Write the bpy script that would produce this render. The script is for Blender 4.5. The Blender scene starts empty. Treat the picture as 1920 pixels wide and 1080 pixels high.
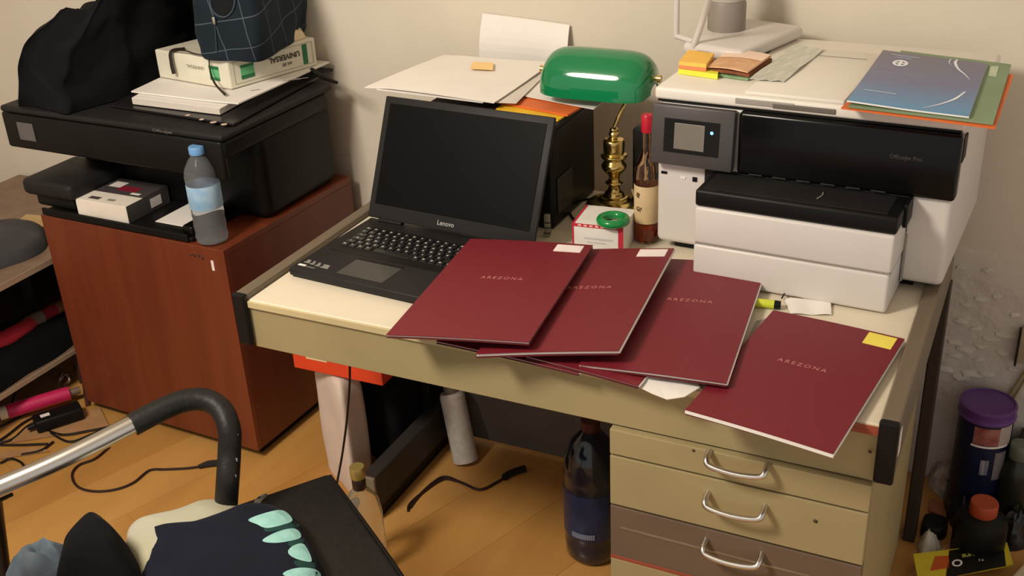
import bpy, bmesh, math, random
from mathutils import Vector, Matrix, noise
random.seed(11)
S = bpy.context.scene
COL = S.collection
pi = math.pi

# ------------------------------------------------------------------ camera
CF, CYAW, CPIT, CROLL = 2105.4, .4696, .4626, -.0514
CC = Vector((1.3429, -1.5069, 1.7159))
_f = Vector((-math.sin(CYAW)*math.cos(CPIT), math.cos(CYAW)*math.cos(CPIT), -math.sin(CPIT)))
_r0 = Vector((math.cos(CYAW), math.sin(CYAW), 0)); _u0 = _r0.cross(_f)
_r = _r0*math.cos(CROLL)+_u0*math.sin(CROLL); _u = -_r0*math.sin(CROLL)+_u0*math.cos(CROLL)
cam_d = bpy.data.cameras.new('camera'); cam = bpy.data.objects.new('camera', cam_d); COL.objects.link(cam)
m = Matrix(((_r.x, _u.x, -_f.x, CC.x), (_r.y, _u.y, -_f.y, CC.y), (_r.z, _u.z, -_f.z, CC.z), (0, 0, 0, 1)))
cam.matrix_world = m
cam_d.sensor_width = 36; cam_d.lens = 36*CF/1920; cam_d.clip_start = .02
S.camera = cam
# ------------------------------------------------------------------ world and lamps
W = bpy.data.worlds.new('room_ambient'); S.world = W; W.use_nodes = True
bg = W.node_tree.nodes['Background']; bg.inputs[0].default_value = (1, .93, .85, 1); bg.inputs[1].default_value = .60
def area(name, loc, to, size, power, col):
    d = bpy.data.lights.new(name, 'AREA'); d.shape = 'DISK'; d.size = size; d.energy = power; d.color = col
    o = bpy.data.objects.new(name, d); COL.objects.link(o); o.location = loc
    o.rotation_euler = (Vector(to)-Vector(loc)).to_track_quat('-Z', 'Y').to_euler()
area('ceiling_lamp_light', (-.35, -1.35, 2.45), (.3, .4, .4), .55, 58, (1, .91, .79))
S.view_settings.view_transform = 'Standard'; S.view_settings.look = 'None'
S.view_settings.gamma = 1; S.view_settings.use_curve_mapping = False
S.view_settings.exposure = 0.0

def at(u, v, z=None, y=None, x=None):       # point of the photograph's line of sight on the plane z / y / x
    d = _r*((u-960)/CF)+_u*((540-v)/CF)+_f
    t = (z-CC.z)/d.z if z is not None else ((y-CC.y)/d.y if y is not None else (x-CC.x)/d.x)
    return CC+d*t

# ------------------------------------------------------------------ materials
MATS = {}
def lin(c):
    return tuple(((v/255)/12.92 if v/255 <= .04045 else ((v/255+.055)/1.055)**2.4) for v in c)+(1,)
def M(name, rgb, rough=.5, metal=0, var=.06, vs=12, bump=.0, bs=80, coat=0, trans=0, ior=1.45, rgb2=None, stretch=(1, 1, 1), sheen=0, spec=.5, alpha=1):
    if name in MATS: return MATS[name]
    mt = bpy.data.materials.new(name); mt.use_nodes = True; nt = mt.node_tree; N = nt.nodes; L = nt.links
    b = N['Principled BSDF']
    tc = N.new('ShaderNodeTexCoord'); mp = N.new('ShaderNodeMapping'); mp.inputs['Scale'].default_value = stretch
    L.new(tc.outputs['Object'], mp.inputs[0])
    nz = N.new('ShaderNodeTexNoise'); nz.inputs['Scale'].default_value = vs; nz.inputs['Detail'].default_value = 5
    L.new(mp.outputs[0], nz.inputs['Vector'])
    mx = N.new('ShaderNodeMix'); mx.data_type = 'RGBA'
    a = lin(rgb)
    if rgb2: c2 = lin(rgb2); c1 = a
    else:
        c1 = tuple(min(1, v*(1+var*1.5)) for v in a[:3])+(1,); c2 = tuple(v*(1-var*1.5) for v in a[:3])+(1,)
    mx.inputs[6].default_value = c1; mx.inputs[7].default_value = c2
    rp = N.new('ShaderNodeMapRange'); rp.inputs[1].default_value = .3; rp.inputs[2].default_value = .7
    L.new(nz.outputs[0], rp.inputs[0]); L.new(rp.outputs[0], mx.inputs[0]); L.new(mx.outputs[2], b.inputs['Base Color'])
    b.inputs['Roughness'].default_value = rough; b.inputs['Metallic'].default_value = metal
    b.inputs['Coat Weight'].default_value = coat; b.inputs['Transmission Weight'].default_value = trans
    b.inputs['IOR'].default_value = ior; b.inputs['Sheen Weight'].default_value = sheen
    b.inputs['Specular IOR Level'].default_value = spec; b.inputs['Alpha'].default_value = alpha
    if bump:
        n2 = N.new('ShaderNodeTexNoise'); n2.inputs['Scale'].default_value = bs; n2.inputs['Detail'].default_value = 4
        L.new(mp.outputs[0], n2.inputs['Vector'])
        bp = N.new('ShaderNodeBump'); bp.inputs['Strength'].default_value = bump; bp.inputs['Distance'].default_value = .004
        L.new(n2.outputs[0], bp.inputs['Height']); L.new(bp.outputs[0], b.inputs['Normal'])
    MATS[name] = mt
    return mt
def nodes(mt): return mt.node_tree.nodes, mt.node_tree.links, mt.node_tree.nodes['Principled BSDF']

def wood(name, rgb, rgb2, rough=.4, axis='z', sc=6, coat=.1):
    st = {'z': (1, 1, .06), 'x': (.06, 1, 1), 'y': (1, .06, 1)}[axis]
    return M(name, rgb, rough, rgb2=rgb2, vs=sc, stretch=tuple(s*3 for s in st), bump=.05, bs=60, coat=coat)

m_wall = M('wall_paint', (218, 208, 190), .85, var=.03, vs=3, bump=.12, bs=45)
# peeling, greyer plaster low on the right: a patch with a shape of its own
N, L, b = nodes(m_wall)
geo = N.new('ShaderNodeNewGeometry'); sep = N.new('ShaderNodeSeparateXYZ'); L.new(geo.outputs['Position'], sep.inputs[0])
n1 = N.new('ShaderNodeTexNoise'); n1.inputs['Scale'].default_value = 7; n1.inputs['Detail'].default_value = 6; L.new(geo.outputs['Position'], n1.inputs['Vector'])
mA = N.new('ShaderNodeMath'); mA.operation = 'MULTIPLY_ADD'; mA.inputs[1].default_value = .35; L.new(n1.outputs[0], mA.inputs[0]); L.new(sep.outputs[2], mA.inputs[2])
mr = N.new('ShaderNodeMapRange'); mr.inputs[1].default_value = .84; mr.inputs[2].default_value = .72; L.new(mA.outputs[0], mr.inputs[0])
mrx = N.new('ShaderNodeMapRange'); mrx.inputs[1].default_value = 1.0; mrx.inputs[2].default_value = 1.1; L.new(sep.outputs[0], mrx.inputs[0])
mm = N.new('ShaderNodeMath'); mm.operation = 'MULTIPLY'; L.new(mr.outputs[0], mm.inputs[0]); L.new(mrx.outputs[0], mm.inputs[1])
old = b.inputs['Base Color'].links[0].from_socket
mx = N.new('ShaderNodeMix'); mx.data_type = 'RGBA'; L.new(mm.outputs[0], mx.inputs[0]); L.new(old, mx.inputs[6]); mx.inputs[7].default_value = lin((205, 196, 186))
L.new(mx.outputs[2], b.inputs['Base Color'])
nb = N.new('ShaderNodeTexNoise'); nb.inputs['Scale'].default_value = 14; nb.inputs['Detail'].default_value = 7; L.new(geo.outputs['Position'], nb.inputs['Vector'])
mh = N.new('ShaderNodeMath'); mh.operation = 'MULTIPLY'; L.new(nb.outputs[0], mh.inputs[0]); L.new(mm.outputs[0], mh.inputs[1])
bp2 = N.new('ShaderNodeBump'); bp2.inputs['Strength'].default_value = .7; bp2.inputs['Distance'].default_value = .02
L.new(mh.outputs[0], bp2.inputs['Height']); L.new(b.inputs['Normal'].links[0].from_socket, bp2.inputs['Normal']); L.new(bp2.outputs[0], b.inputs['Normal'])

m_flake = M('peeling_paint', (205, 196, 184), .85, var=.03, bump=.2)
m_ceil = M('ceiling_paint', (225, 218, 205), .9)
m_floor = [wood('floor_laminate_%d' % i, c, c2, .38, 'y', 3, .15) for i, (c, c2) in enumerate([((196, 146, 78), (178, 128, 66)), ((190, 140, 74), (172, 122, 62)), ((200, 150, 84), (184, 134, 70))])]
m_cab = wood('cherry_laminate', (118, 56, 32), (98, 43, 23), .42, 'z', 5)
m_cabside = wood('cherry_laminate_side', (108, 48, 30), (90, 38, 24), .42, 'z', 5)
m_desktop = M('desk_top_laminate', (222, 211, 188), .5, var=.03, vs=6)
m_desk = M('desk_beige_laminate', (160, 144, 104), .5, var=.05, vs=5, bump=.03)
m_grey = M('desk_grey_brown_laminate', (112, 98, 80), .45, var=.08, vs=20, stretch=(1, .1, 1))
m_drawgrey = M('drawer_brown_laminate', (106, 88, 72), .45, var=.07, vs=8)
m_red_edge = M('exposed_red_edge', (150, 72, 50), .6)
m_blk = M('black_plastic', (19, 18, 17), .45, spec=.25, var=.1, bump=.02)
m_blkgloss = M('glossy_black_plastic', (13, 12, 12), .2, spec=.28, var=.05)
m_blk2 = M('charcoal_plastic', (36, 34, 34), .5, spec=.22, var=.06)
m_dk = M('printer_panel_grey', (72, 68, 66), .4, var=.04)
m_white = M('white_plastic', (214, 207, 200), .4, var=.015)
m_whitetop = M('warm_white_plastic', (232, 226, 214), .45, var=.015)
m_seam = M('seam_grey', (150, 143, 134), .6)
m_paper = M('white_paper', (236, 230, 222), .8, var=.015, bump=.03, bs=30)
m_paper2 = M('paper_edges', (214, 205, 192), .85, var=.06, vs=300, stretch=(.02, .02, 1))
m_burg = M('burgundy_card', (114, 26, 37), .5, var=.035, vs=160, bump=.06, bs=500)
m_burgdk = M('burgundy_card_back', (92, 24, 28), .55, var=.05, vs=160)
m_foil = M('pink_foil', (190, 120, 118), .4)
m_label = M('white_sticker', (240, 228, 222), .6)
m_yel = M('yellow_note', (240, 222, 92), .7)
m_chrome = M('brushed_chrome', (214, 210, 204), .28, 1, var=.04)
m_brass = M('polished_brass', (226, 200, 128), .2, 1, var=.04)
m_green = M('green_glass', (20, 122, 74), .08, coat=.6, var=.06, vs=5)
m_ringg = M('green_plastic', (20, 130, 62), .2, coat=.4)
m_red = M('red_print', (190, 40, 60), .6)
m_orange = M('orange_card', (222, 108, 46), .6)
m_orange2 = M('red_orange_card', (214, 66, 30), .55)
m_yfold = M('yellow_card', (226, 180, 38), .6)
m_leather = M('black_leatherette', (30, 28, 27), .5, var=.1, bump=.35, bs=70, spec=.35)
m_coat = M('black_cloth', (18, 18, 20), .95, var=.15, bump=.25, bs=40, sheen=.02, spec=.12)
m_navy = M('navy_jersey', (27, 30, 41), .95, var=.12, bump=.2, bs=300, sheen=.03, spec=.12)
m_teal = M('teal_print', (140, 196, 188), .9, rgb2=(164, 214, 206), vs=60)
m_tealdk = M('dark_teal_print', (22, 62, 58), .9)
m_jean = M('faded_denim', (112, 126, 138), .9, rgb2=(78, 90, 102), vs=18, bump=.2, bs=200)
m_cush = M('cream_cloth', (186, 184, 168), .9, rgb2=(166, 160, 126), vs=6, bump=.1)
m_greycloth = M('charcoal_cloth', (66, 64, 66), .95, var=.15, bump=.25, bs=200)
m_cord = M('black_rubber', (18, 15, 14), .5)
m_ivory = M('ivory_cord', (190, 176, 130), .5)
m_kraft = M('white_kraft_paper', (206, 188, 174), .8, var=.04, vs=8, bump=.15, bs=14)

# ------------------------------------------------------------------ objects and meshes
OFF = {}
def tag(o, label=None, cat=None, group=None, kind=None):
    if label: o['label'] = label
    if cat: o['category'] = cat
    if group: o['group'] = group
    if kind: o['kind'] = kind
    return o
def thing(name, label, cat, loc, group=None):
    o = bpy.data.objects.new(name, None); o.empty_display_size = .03; COL.objects.link(o); o.location = loc
    OFF[o] = Vector(loc)
    return tag(o, label, cat, group)
def frame(x, y, z, rz=0, rx=0, ry=0):
    return Matrix.Translation((x, y, z)) @ Matrix.Rotation(rz, 4, 'Z') @ Matrix.Rotation(ry, 4, 'Y') @ Matrix.Rotation(rx, 4, 'X')
class MB:
    def __init__(s, F=None): s.bm = bmesh.new(); s.F = F or Matrix()
    def _t(s, vs): 
        for v in vs: v.co = s.F @ v.co
    def box(s, x0, x1, y0, y1, z0, z1, bev=0, seg=2):
        n0 = len(s.bm.verts)
        t = bmesh.new(); bmesh.ops.create_cube(t, size=1)
        for v in t.verts: v.co = Vector(((x0+x1)/2+v.co.x*(x1-x0), (y0+y1)/2+v.co.y*(y1-y0), (z0+z1)/2+v.co.z*(z1-z0)))
        if bev: bmesh.ops.bevel(t, geom=t.edges[:], offset=min(bev, .49*min(abs(x1-x0), abs(y1-y0), abs(z1-z0))), segments=seg, affect='EDGES', profile=.5)
        s._merge(t); return s
    def _merge(s, t):
        mp = {}
        for v in t.verts: mp[v] = s.bm.verts.new(s.F @ v.co)
        for f in t.faces:
            try: s.bm.faces.new([mp[v] for v in f.verts])
            except ValueError: pass
        t.free()
    def lathe(s, prof, c=(0, 0, 0), n=32, cap=True):
        t = bmesh.new(); rings = []
        for r, z in prof:
            rings.append([t.verts.new((c[0]+r*math.cos(2*pi*i/n), c[1]+r*math.sin(2*pi*i/n), c[2]+z)) for i in range(n)] if r > 1e-5 else [t.verts.new((c[0], c[1], c[2]+z))])
        for a, b_ in zip(rings, rings[1:]):
            for i in range(n):
                j = (i+1) % n
                if len(a) == 1 and len(b_) == 1: continue
                if len(a) == 1: t.faces.new((a[0], b_[j], b_[i]))
                elif len(b_) == 1: t.faces.new((a[i], a[j], b_[0]))
                else: t.faces.new((a[i], a[j], b_[j], b_[i]))
        if cap:
            if len(rings[0]) > 1: t.faces.new(rings[0][::-1])
            if len(rings[-1]) > 1: t.faces.new(rings[-1])
        s._merge(t); return s
    def tube(s, pts, r, n=10, sub=6, cap=True):
        P = spline([Vector(p) for p in pts], sub) if sub > 1 else [Vector(p) for p in pts]
        t = bmesh.new(); rings = []; up = Vector((0, 0, 1)); prev = None
        for i, p in enumerate(P):
            d = (P[min(i+1, len(P)-1)]-P[max(i-1, 0)]).normalized()
            if prev is None:
                a = d.cross(up)
                if a.length < .1: a = d.cross(Vector((1, 0, 0)))
            else: a = prev-d*prev.dot(d)
            a.normalize(); prev = a; b_ = d.cross(a)
            rr = r(i/(len(P)-1)) if callable(r) else r
            rings.append([t.verts.new(p+a*rr*math.cos(2*pi*k/n)+b_*rr*math.sin(2*pi*k/n)) for k in range(n)])
        for a, b_ in zip(rings, rings[1:]):
            for k in range(n): t.faces.new((a[k], a[(k+1) % n], b_[(k+1) % n], b_[k]))
        if cap: t.faces.new(rings[0][::-1]); t.faces.new(rings[-1])
        s._merge(t); return s
    def cyl(s, p0, p1, r0, r1=None, n=24):
        r1 = r0 if r1 is None else r1
        s.tube([p0, p1], lambda q: r0+(r1-r0)*q, n, 1); return s
    def sheet(s, c, th=.0008, nx=8, ny=8, fn=None):
        # solid warped quad. c = FL, FR, BR, BL ; fn(s,t)->Vector offset
        FL, FR, BR, BL = [Vector(p) for p in c]; t = bmesh.new(); g = []
        for j in range(ny+1):
            row = []
            for i in range(nx+1):
                a, b_ = i/nx, j/ny
                p = FL*(1-a)*(1-b_)+FR*a*(1-b_)+BR*a*b_+BL*(1-a)*b_
                if fn: p = p+fn(a, b_)
                row.append(p)
            g.append(row)
        nrm = (FR-FL).cross(BL-FL).normalized()
        top = [[t.verts.new(p+nrm*th/2) for p in r_] for r_ in g]; bot = [[t.verts.new(p-nrm*th/2) for p in r_] for r_ in g]
        for j in range(ny):
            for i in range(nx):
                t.faces.new((top[j][i], top[j][i+1], top[j+1][i+1], top[j+1][i]))
                t.faces.new((bot[j][i], bot[j+1][i], bot[j+1][i+1], bot[j][i+1]))
        for i in range(nx):
            t.faces.new((bot[0][i], bot[0][i+1], top[0][i+1], top[0][i])); t.faces.new((top[ny][i], top[ny][i+1], bot[ny][i+1], bot[ny][i]))
        for j in range(ny):
            t.faces.new((top[j][0], top[j+1][0], bot[j+1][0], bot[j][0])); t.faces.new((bot[j][nx], bot[j+1][nx], top[j+1][nx], top[j][nx]))
        s._merge(t); return s
    def prism(s, poly, d):      # poly = list of 3D points, extruded by the vector d
        t = bmesh.new(); a = [t.verts.new(p) for p in poly]; b_ = [t.verts.new(Vector(p)+Vector(d)) for p in poly]
        t.faces.new(a[::-1]); t.faces.new(b_)
        for i in range(len(a)): t.faces.new((a[i], a[(i+1) % len(a)], b_[(i+1) % len(a)], b_[i]))
        s._merge(t); return s
    def mound(s, outline, z0, h, rings=14, p=2.4, q=2.0, wr=.0, ws=8, seed=0, sub=5, hfn=None, drop=0, center=None, eg=1.0):
        # soft cloth heap over a star-shaped outline (list of xy)
        P = spline([Vector((a[0], a[1], 0)) for a in outline]+[Vector((outline[0][0], outline[0][1], 0))], sub)[:-1]
        c = Vector(center).to_3d() if center else sum(P, Vector())/len(P)
        c.z = 0
        t = bmesh.new(); R = []; n = len(P)
        for k in range(rings+1):
            q_ = 1-(1-k/rings)**eg; row = []
            for pt in P:
                g = c+(pt-c)*q_
                hh = h*(max(0, 1-q_**p))**(1/q)
                if hfn: hh *= hfn(g.x, g.y)
                w = noise.noise(Vector((g.x*ws, g.y*ws, seed)))*wr+noise.noise(Vector((g.x*ws*2.7, g.y*ws*2.7, seed+5)))*wr*.45
                ridge = (1-abs(noise.noise(Vector((g.x*ws*.6+3, g.y*ws*1.5, seed+9)))))**4*wr*.8
                z = z0+hh+(w+ridge)*min(1, hh/(h*.35+1e-6))
                lat = Vector((noise.noise(Vector((g.y*ws, hh*20, seed+2))), noise.noise(Vector((g.x*ws, hh*20, seed+3))), 0))*wr*.6*q_
                row.append(Vector((g.x, g.y, max(z0+.001, z)))+lat)
            R.append(row)
        cv = t.verts.new(R[0][0]); RR = [[t.verts.new(v) for v in row] for row in R[1:]]
        for i in range(n): t.faces.new((cv, RR[0][i], RR[0][(i+1) % n]))
        for a, b_ in zip(RR, RR[1:]):
            for i in range(n): t.faces.new((a[i], b_[i], b_[(i+1) % n], a[(i+1) % n]))
        bt = [t.verts.new((v.co.x, v.co.y, z0-drop)) for v in RR[-1]]
        for i in range(n): t.faces.new((RR[-1][i], bt[i], bt[(i+1) % n], RR[-1][(i+1) % n]))
        t.faces.new(bt[::-1])
        s._merge(t); return s
    def build(s, name, mat, parent=None, smooth=None, label=None):
        off = OFF.get(parent, Vector())
        bmesh.ops.recalc_face_normals(s.bm, faces=s.bm.faces[:])
        for v in s.bm.verts: v.co -= off
        me = bpy.data.meshes.new(name); s.bm.to_mesh(me); s.bm.free()
        me.materials.append(mat)
        if smooth:
            me.polygons.foreach_set('use_smooth', [True]*len(me.polygons))
            me.set_sharp_from_angle(angle=smooth)
        o = bpy.data.objects.new(name, me); COL.objects.link(o); o.parent = parent; OFF[o] = off
        if label: o['label'] = label
        return o
SM = math.radians(40)
def spline(P, sub):
    if len(P) < 3 or sub < 2: return P
    out = []
    closed = (P[0]-P[-1]).length < 1e-6
    n = len(P)
    for i in range(n-1):
        p0 = P[i-1] if i > 0 else (P[n-2] if closed else P[0]*2-P[1])
        p1, p2 = P[i], P[i+1]
        p3 = P[i+2] if i+2 < n else (P[1] if closed else P[n-1]*2-P[n-2])
        for k in range(sub):
            t = k/sub
            out.append(.5*((2*p1)+(p2-p0)*t+(2*p0-5*p1+4*p2-p3)*t*t+(3*p1-p0-3*p2+p3)*t**3))
    out.append(P[-1]); return out
def sub_at(o, name, label, cat, group=None):   # single mesh thing
    return tag(o, label, cat, group)
def text(body, size, fn, name, mat, parent, depth=.0003, bold=0, spacing=1.0, align='CENTER'):
    cu = bpy.data.curves.new('t', 'FONT'); cu.body = body; cu.size = size; cu.align_x = align; cu.align_y = 'CENTER'; cu.extrude = 0
    cu.offset = bold; cu.space_character = spacing; cu.resolution_u = 3
    ob = bpy.data.objects.new('t', cu); COL.objects.link(ob)
    me = bpy.data.meshes.new_from_object(ob.evaluated_get(bpy.context.evaluated_depsgraph_get()))
    bpy.data.objects.remove(ob)
    mb = MB(); mp = [mb.bm.verts.new(fn(v.co.x, v.co.y)) for v in me.vertices]
    for p in me.polygons:
        try: mb.bm.faces.new([mp[i] for i in p.vertices])
        except ValueError: pass
    bpy.data.meshes.remove(me)
    r = bmesh.ops.extrude_face_region(mb.bm, geom=mb.bm.faces[:])
    nn = (Vector(fn(1, 0))-Vector(fn(0, 0))).cross(Vector(fn(0, 1))-Vector(fn(0, 0))).normalized()
    for e in r['geom']:
        if isinstance(e, bmesh.types.BMVert): e.co += nn*depth
    return mb.build(name, mat, parent)
def planefn(o, ex, ey, lift=.0004):
    o, ex, ey = Vector(o), Vector(ex).normalized(), Vector(ey).normalized(); n = ex.cross(ey).normalized()
    return lambda a, b_: o+ex*a+ey*b_+n*lift

# ================================================================== setting
def struct(o): o['kind'] = 'structure'; return o
fl = struct(MB().box(-2.4, 2.6, -2.2, 1.0, -.06, -.009).build('floor', M('floor_underlay', (110, 76, 42), .8)))
ang = math.radians(-20)
FF = Matrix.Rotation(ang, 4, 'Z')
pm = {}
for i in range(-13, 16):
    for j in range(-3, 4):
        x0 = i*.19; y0 = j*1.2+((i*37) % 10)*.12
        cc = FF @ Vector((x0+.095, y0+.6, 0))
        if not (-2.1 < cc.x < 2.3 and -1.9 < cc.y < 1.6): continue
        if cc.y > 1.6: continue
        key = i % 3
        # clip planks at the wall
        c = [FF @ Vector(p) for p in ((x0+.0003, y0+.0003, 0), (x0+.1897, y0+.0003, 0), (x0+.1897, y0+1.1997, 0), (x0+.0003, y0+1.1997, 0))]
        t = bmesh.new(); vs = [t.verts.new(p) for p in c]; t.faces.new(vs)
        for pl, no in (((0, .975, 0), (0, 1, 0)), ((-2.35, 0, 0), (-1, 0, 0)), ((2.55, 0, 0), (1, 0, 0)), ((0, -2.15, 0), (0, -1, 0))):
            bmesh.ops.bisect_plane(t, geom=t.verts[:]+t.edges[:]+t.faces[:], plane_co=pl, plane_no=no, clear_outer=True)
        if not t.faces: t.free(); continue
        t.faces.ensure_lookup_table(); f = t.faces[0]; poly = [v.co.copy() for v in f.verts]; t.free()
        mb = MB(); mb.prism([(p.x, p.y, -.009) for p in poly], (0, 0, .009-random.random()*.0003))
        mb.build('plank', m_floor[key], fl)
wall = struct(MB().box(-2.4, 2.6, .98, 1.08, -.06, 2.6).build('wall_back', m_wall))
struct(MB().box(-2.5, -2.4, -2.2, 1.08, -.06, 2.6).build('wall_left', m_wall))
struct(MB().box(-2.5, 2.6, -2.2, 1.08, 2.6, 2.66).build('ceiling', m_ceil))
# lifted paint flakes
for (u, v, s_) in [(1790, 640, 1), (1815, 655, 1.2), (1840, 648, .8), (1800, 600, .8), (1830, 615, .7), (1860, 635, 1), (1885, 628, 1.1), (1905, 590, .7), (1770, 690, 1.1), (1795, 705, 1), (1822, 700, 1.3), (1850, 700, .8), (1840, 560, .8), (1870, 555, .6), (1812, 570, .7), (1788, 665, .8), (1880, 660, .9), (1835, 672, .6), (1900, 690, .8), (1800, 500, .6), (1850, 505, .7)]:
    p = at(u, v, y=.98); s_ *= .0125
    n_ = 9; poly = []
    for k in range(n_):
        a = 2*pi*k/n_; rr = s_*(.6+random.random()*.8)
        poly.append(Vector((p.x+rr*1.5*math.cos(a), 0, p.z+rr*.55*math.sin(a))))
    mb = MB(); t = bmesh.new()
    base = [t.verts.new((q.x, .9805, q.z)) for q in poly]
    topv = [t.verts.new((p.x+(q.x-p.x)*.9, .9785-max(0, (p.z-q.z)/s_+.25)*.0055, p.z+(q.z-p.z)*.9)) for q in poly]
    t.faces.new(topv)
    for k in range(n_): t.faces.new((base[k], base[(k+1) % n_], topv[(k+1) % n_], topv[k]))
    mb._merge(t); mb.build('paint_flake', m_flake, wall, smooth=math.radians(60))

# ================================================================== desk
dk = thing('desk', 'beige writing desk with drawers on the right under the folders, laptop and white printer', 'desk', (.6, .37, 0))
MB().box(.006, 1.19, -.004, .745, .733, .75, .003).build('desk_top', m_desktop, dk)
MB().box(.006, 1.19, -.008, -.0035, .734, .7485, .0015).build('front_edge_band', M('edge_band', (196, 178, 134), .5), dk)
MB().box(.006, 1.19, -.002, .014, .646, .7325, .001).build('front_apron', m_desk, dk)
MB().box(1.10, 1.19, -.0088, -.0079, .733, .749).build('chipped_edge', m_red_edge, dk, label='exposed reddish chipped edge')
MB().box(1.0, 1.19, -.0092, -.008, .7385, .7405).build('splinter', m_red_edge, dk)
for nm, x0, x1 in (('side_rail', -.022, .006), ('side_rail', 1.19, 1.218)):
    r_ = MB().box(x0, x1, -.004, .746, .655, .762, .003).build(nm, m_grey, dk)
    MB().box(x0-.001, x1+.001, -.016, -.003, .652, .764, .004).build('rail_cap', m_blk, r_, label='black end cap')
MB().box(1.2182, 1.2192, .012, .03, .69, .735).build('rail_sticker', m_label, r_)
# drawer pedestal
MB().box(1.174, 1.19, .004, .66, .02, .646, .001).build('pedestal_side', m_desk, dk)
MB().box(.756, .772, .004, .66, .02, .646, .001).build('pedestal_side', m_desk, dk)
MB().box(.772, 1.174, .62, .636, .03, .64).build('pedestal_back', m_desk, dk)
MB().box(.772, 1.174, .03, .62, .02, .035).build('pedestal_bottom', m_desk, dk)
def handle(x0, x1, y, z, par):
    MB().tube([(x0, y, z+.012), (x0, y-.018, z+.007), (x0+.008, y-.026, z), ((x0+x1)/2, y-.029, z-.003), (x1-.008, y-.026, z), (x1, y-.018, z+.007), (x1, y, z+.012)], .0052, 10, 8).build('handle', m_chrome, par, SM)
for (z0, z1, mt, hz, lb) in ((.593, .643, m_desk, .632, None), (.487, .589, m_desk, .548, None), (.374, .483, m_drawgrey, .449, 'brown laminate drawer front'), (.24, .366, m_desk, .31, None)):
    y1 = .002
    d_ = MB().box(.757, 1.189, -.014, y1, z0, z1, .0015).build('drawer', mt, dk, label=lb)
    handle(.932, 1.028, -.013, hz, d_)
    if mt is m_drawgrey:
        MB().box(.775, 1.18, -.0155, -.0135, .437, .4415, .0005).build('trim_strip', M('brushed_strip', (150, 138, 120), .35, .6), d_)
    if z0 == .24: MB().box(.757, 1.189, -.0142, .0022, .3662, .374, .001).build('drawer_top_edge', m_red_edge, d_)
for (x, z, r0) in ((.905, .637, .003), (1.11, .553, .004), (1.18, .702, .003)):
    mb = MB(frame(x, -.0145 if z < .65 else -.0085, z, 0, pi/2)); mb.lathe([(r0, -.0005), (r0*.6, .0008)], n=10); mb.build('screw_plug', M('dark_hole', (70, 58, 30), .7), dk)
# legs
MB().box(1.196, 1.222, .70, .746, 0, .655, .003).build('leg', M('dark_brown_leg', (44, 36, 30), .5), dk)
MB().box(-.018, .008, .62, .746, 0, .655, .003).build('leg', m_blk, dk)
MB().box(-.008, .03, .30, .74, .03, .125, .003).build('foot_rail', M('foot_rail_grey', (50, 46, 43), .5), dk)
MB().box(-.009, .032, .296, .305, .01, .127, .003).build('foot_rail_end', M('foot_rail_end_beige', (120, 108, 92), .5), dk)
MB().box(-.006, .028, .31, .74, 0, .03).build('foot_block', m_blk, dk)
MB().box(.01, 1.19, .70, .716, .52, .645).build('back_panel', m_desk, dk)
MB().box(.03, .756, .685, .70, .02, .36, .002).build('modesty_panel', M('grey_modesty_panel', (92, 84, 78), .6), dk)
MB().box(.03, .756, .60, .616, .60, .646).build('cross_rail', M('beige_under_rail', (150, 128, 92), .5), dk)

# ================================================================== cherry cabinet and left printer
Q = frame(-.4025, .4024, 0, -.034)
cb = thing('cabinet', 'reddish cherry wood cabinet on the floor left of the desk carrying the black printer', 'cabinet', Q @ Vector((-.314, .266, 0)))
MB(Q).box(-.628, 0, .012, .532, .597, .615, .0015).build('top_panel', m_cab, cb)
MB(Q).box(-.628, 0, -.004, .014, .03, .6145, .0015).build('front_panel', m_cab, cb)
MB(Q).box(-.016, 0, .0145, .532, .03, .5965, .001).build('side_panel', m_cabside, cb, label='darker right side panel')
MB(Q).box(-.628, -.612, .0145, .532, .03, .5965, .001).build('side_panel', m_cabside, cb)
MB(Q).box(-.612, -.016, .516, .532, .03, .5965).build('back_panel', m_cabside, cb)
MB(Q).box(-.60, -.02, .03, .50, 0, .03).build('plinth', m_blk, cb)
MB(Q).box(-.045, -.037, -.0052, -.004, .555, .582).build('sticker', m_label, cb, label='small pale sticker')
sc = [(-.115, .589), (-.108, .583), (-.10, .590), (-.096, .582), (-.09, .590), (-.083, .583), (-.08, .59), (-.07, .586), (-.073, .58), (-.066, .583)]
MB(Q).tube([(a, -.0045, z) for a, z in sc], .0009, 5, 4).build('pen_scribble', m_cord, cb)

pr_ = thing('inkjet_printer', 'wide black all-in-one printer on the cherry cabinet with a black coat on its lid', 'printer', (-.74, .66, .6155))
P2 = frame(-.76, .66, .6155, -.02)
MB(P2).box(-.27, .36, -.07, .25, 0, .225, .03, 4).build('body', m_blk, pr_, SM)
MB(P2).box(-.365, .375, -.205, .22, .215, .262, .012, 3).build('scanner_bed', m_blk, pr_, SM)
MB(P2).box(-.360, .382, -.215, .235, .2635, .281, .008, 3).build('lid', m_blk2, pr_, SM, label='charcoal scanner lid')
pn = MB(P2).box(-.367, .37, -.21, -.19, .165, .262, .008, 3).build('front_fascia', m_blk, pr_, SM)
MB(P2).box(-.365, -.28, -.205, -.06, .165, .24, .012, 3).build('control_panel', m_blk, pr_, SM)
sn = MB(P2).box(-.312, -.254, -.2125, -.2095, .192, .240, .001).build('display', M('grey_display', (96, 92, 92), .3), pn)
MB(P2).box(-.30, -.12, -.255, -.06, .055, .10, .014, 3).build('left_tray_arm', m_blk2, pr_, SM, label='projecting paper arm')
MB(P2).box(-.28, -.14, -.235, -.06, .02, .0545, .01, 3).build('left_tray_arm', m_blk, pr_, SM)
MB(P2).box(-.25, .26, -.245, -.02, .003, .013, .003).build('paper_tray', m_blk, pr_)
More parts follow.
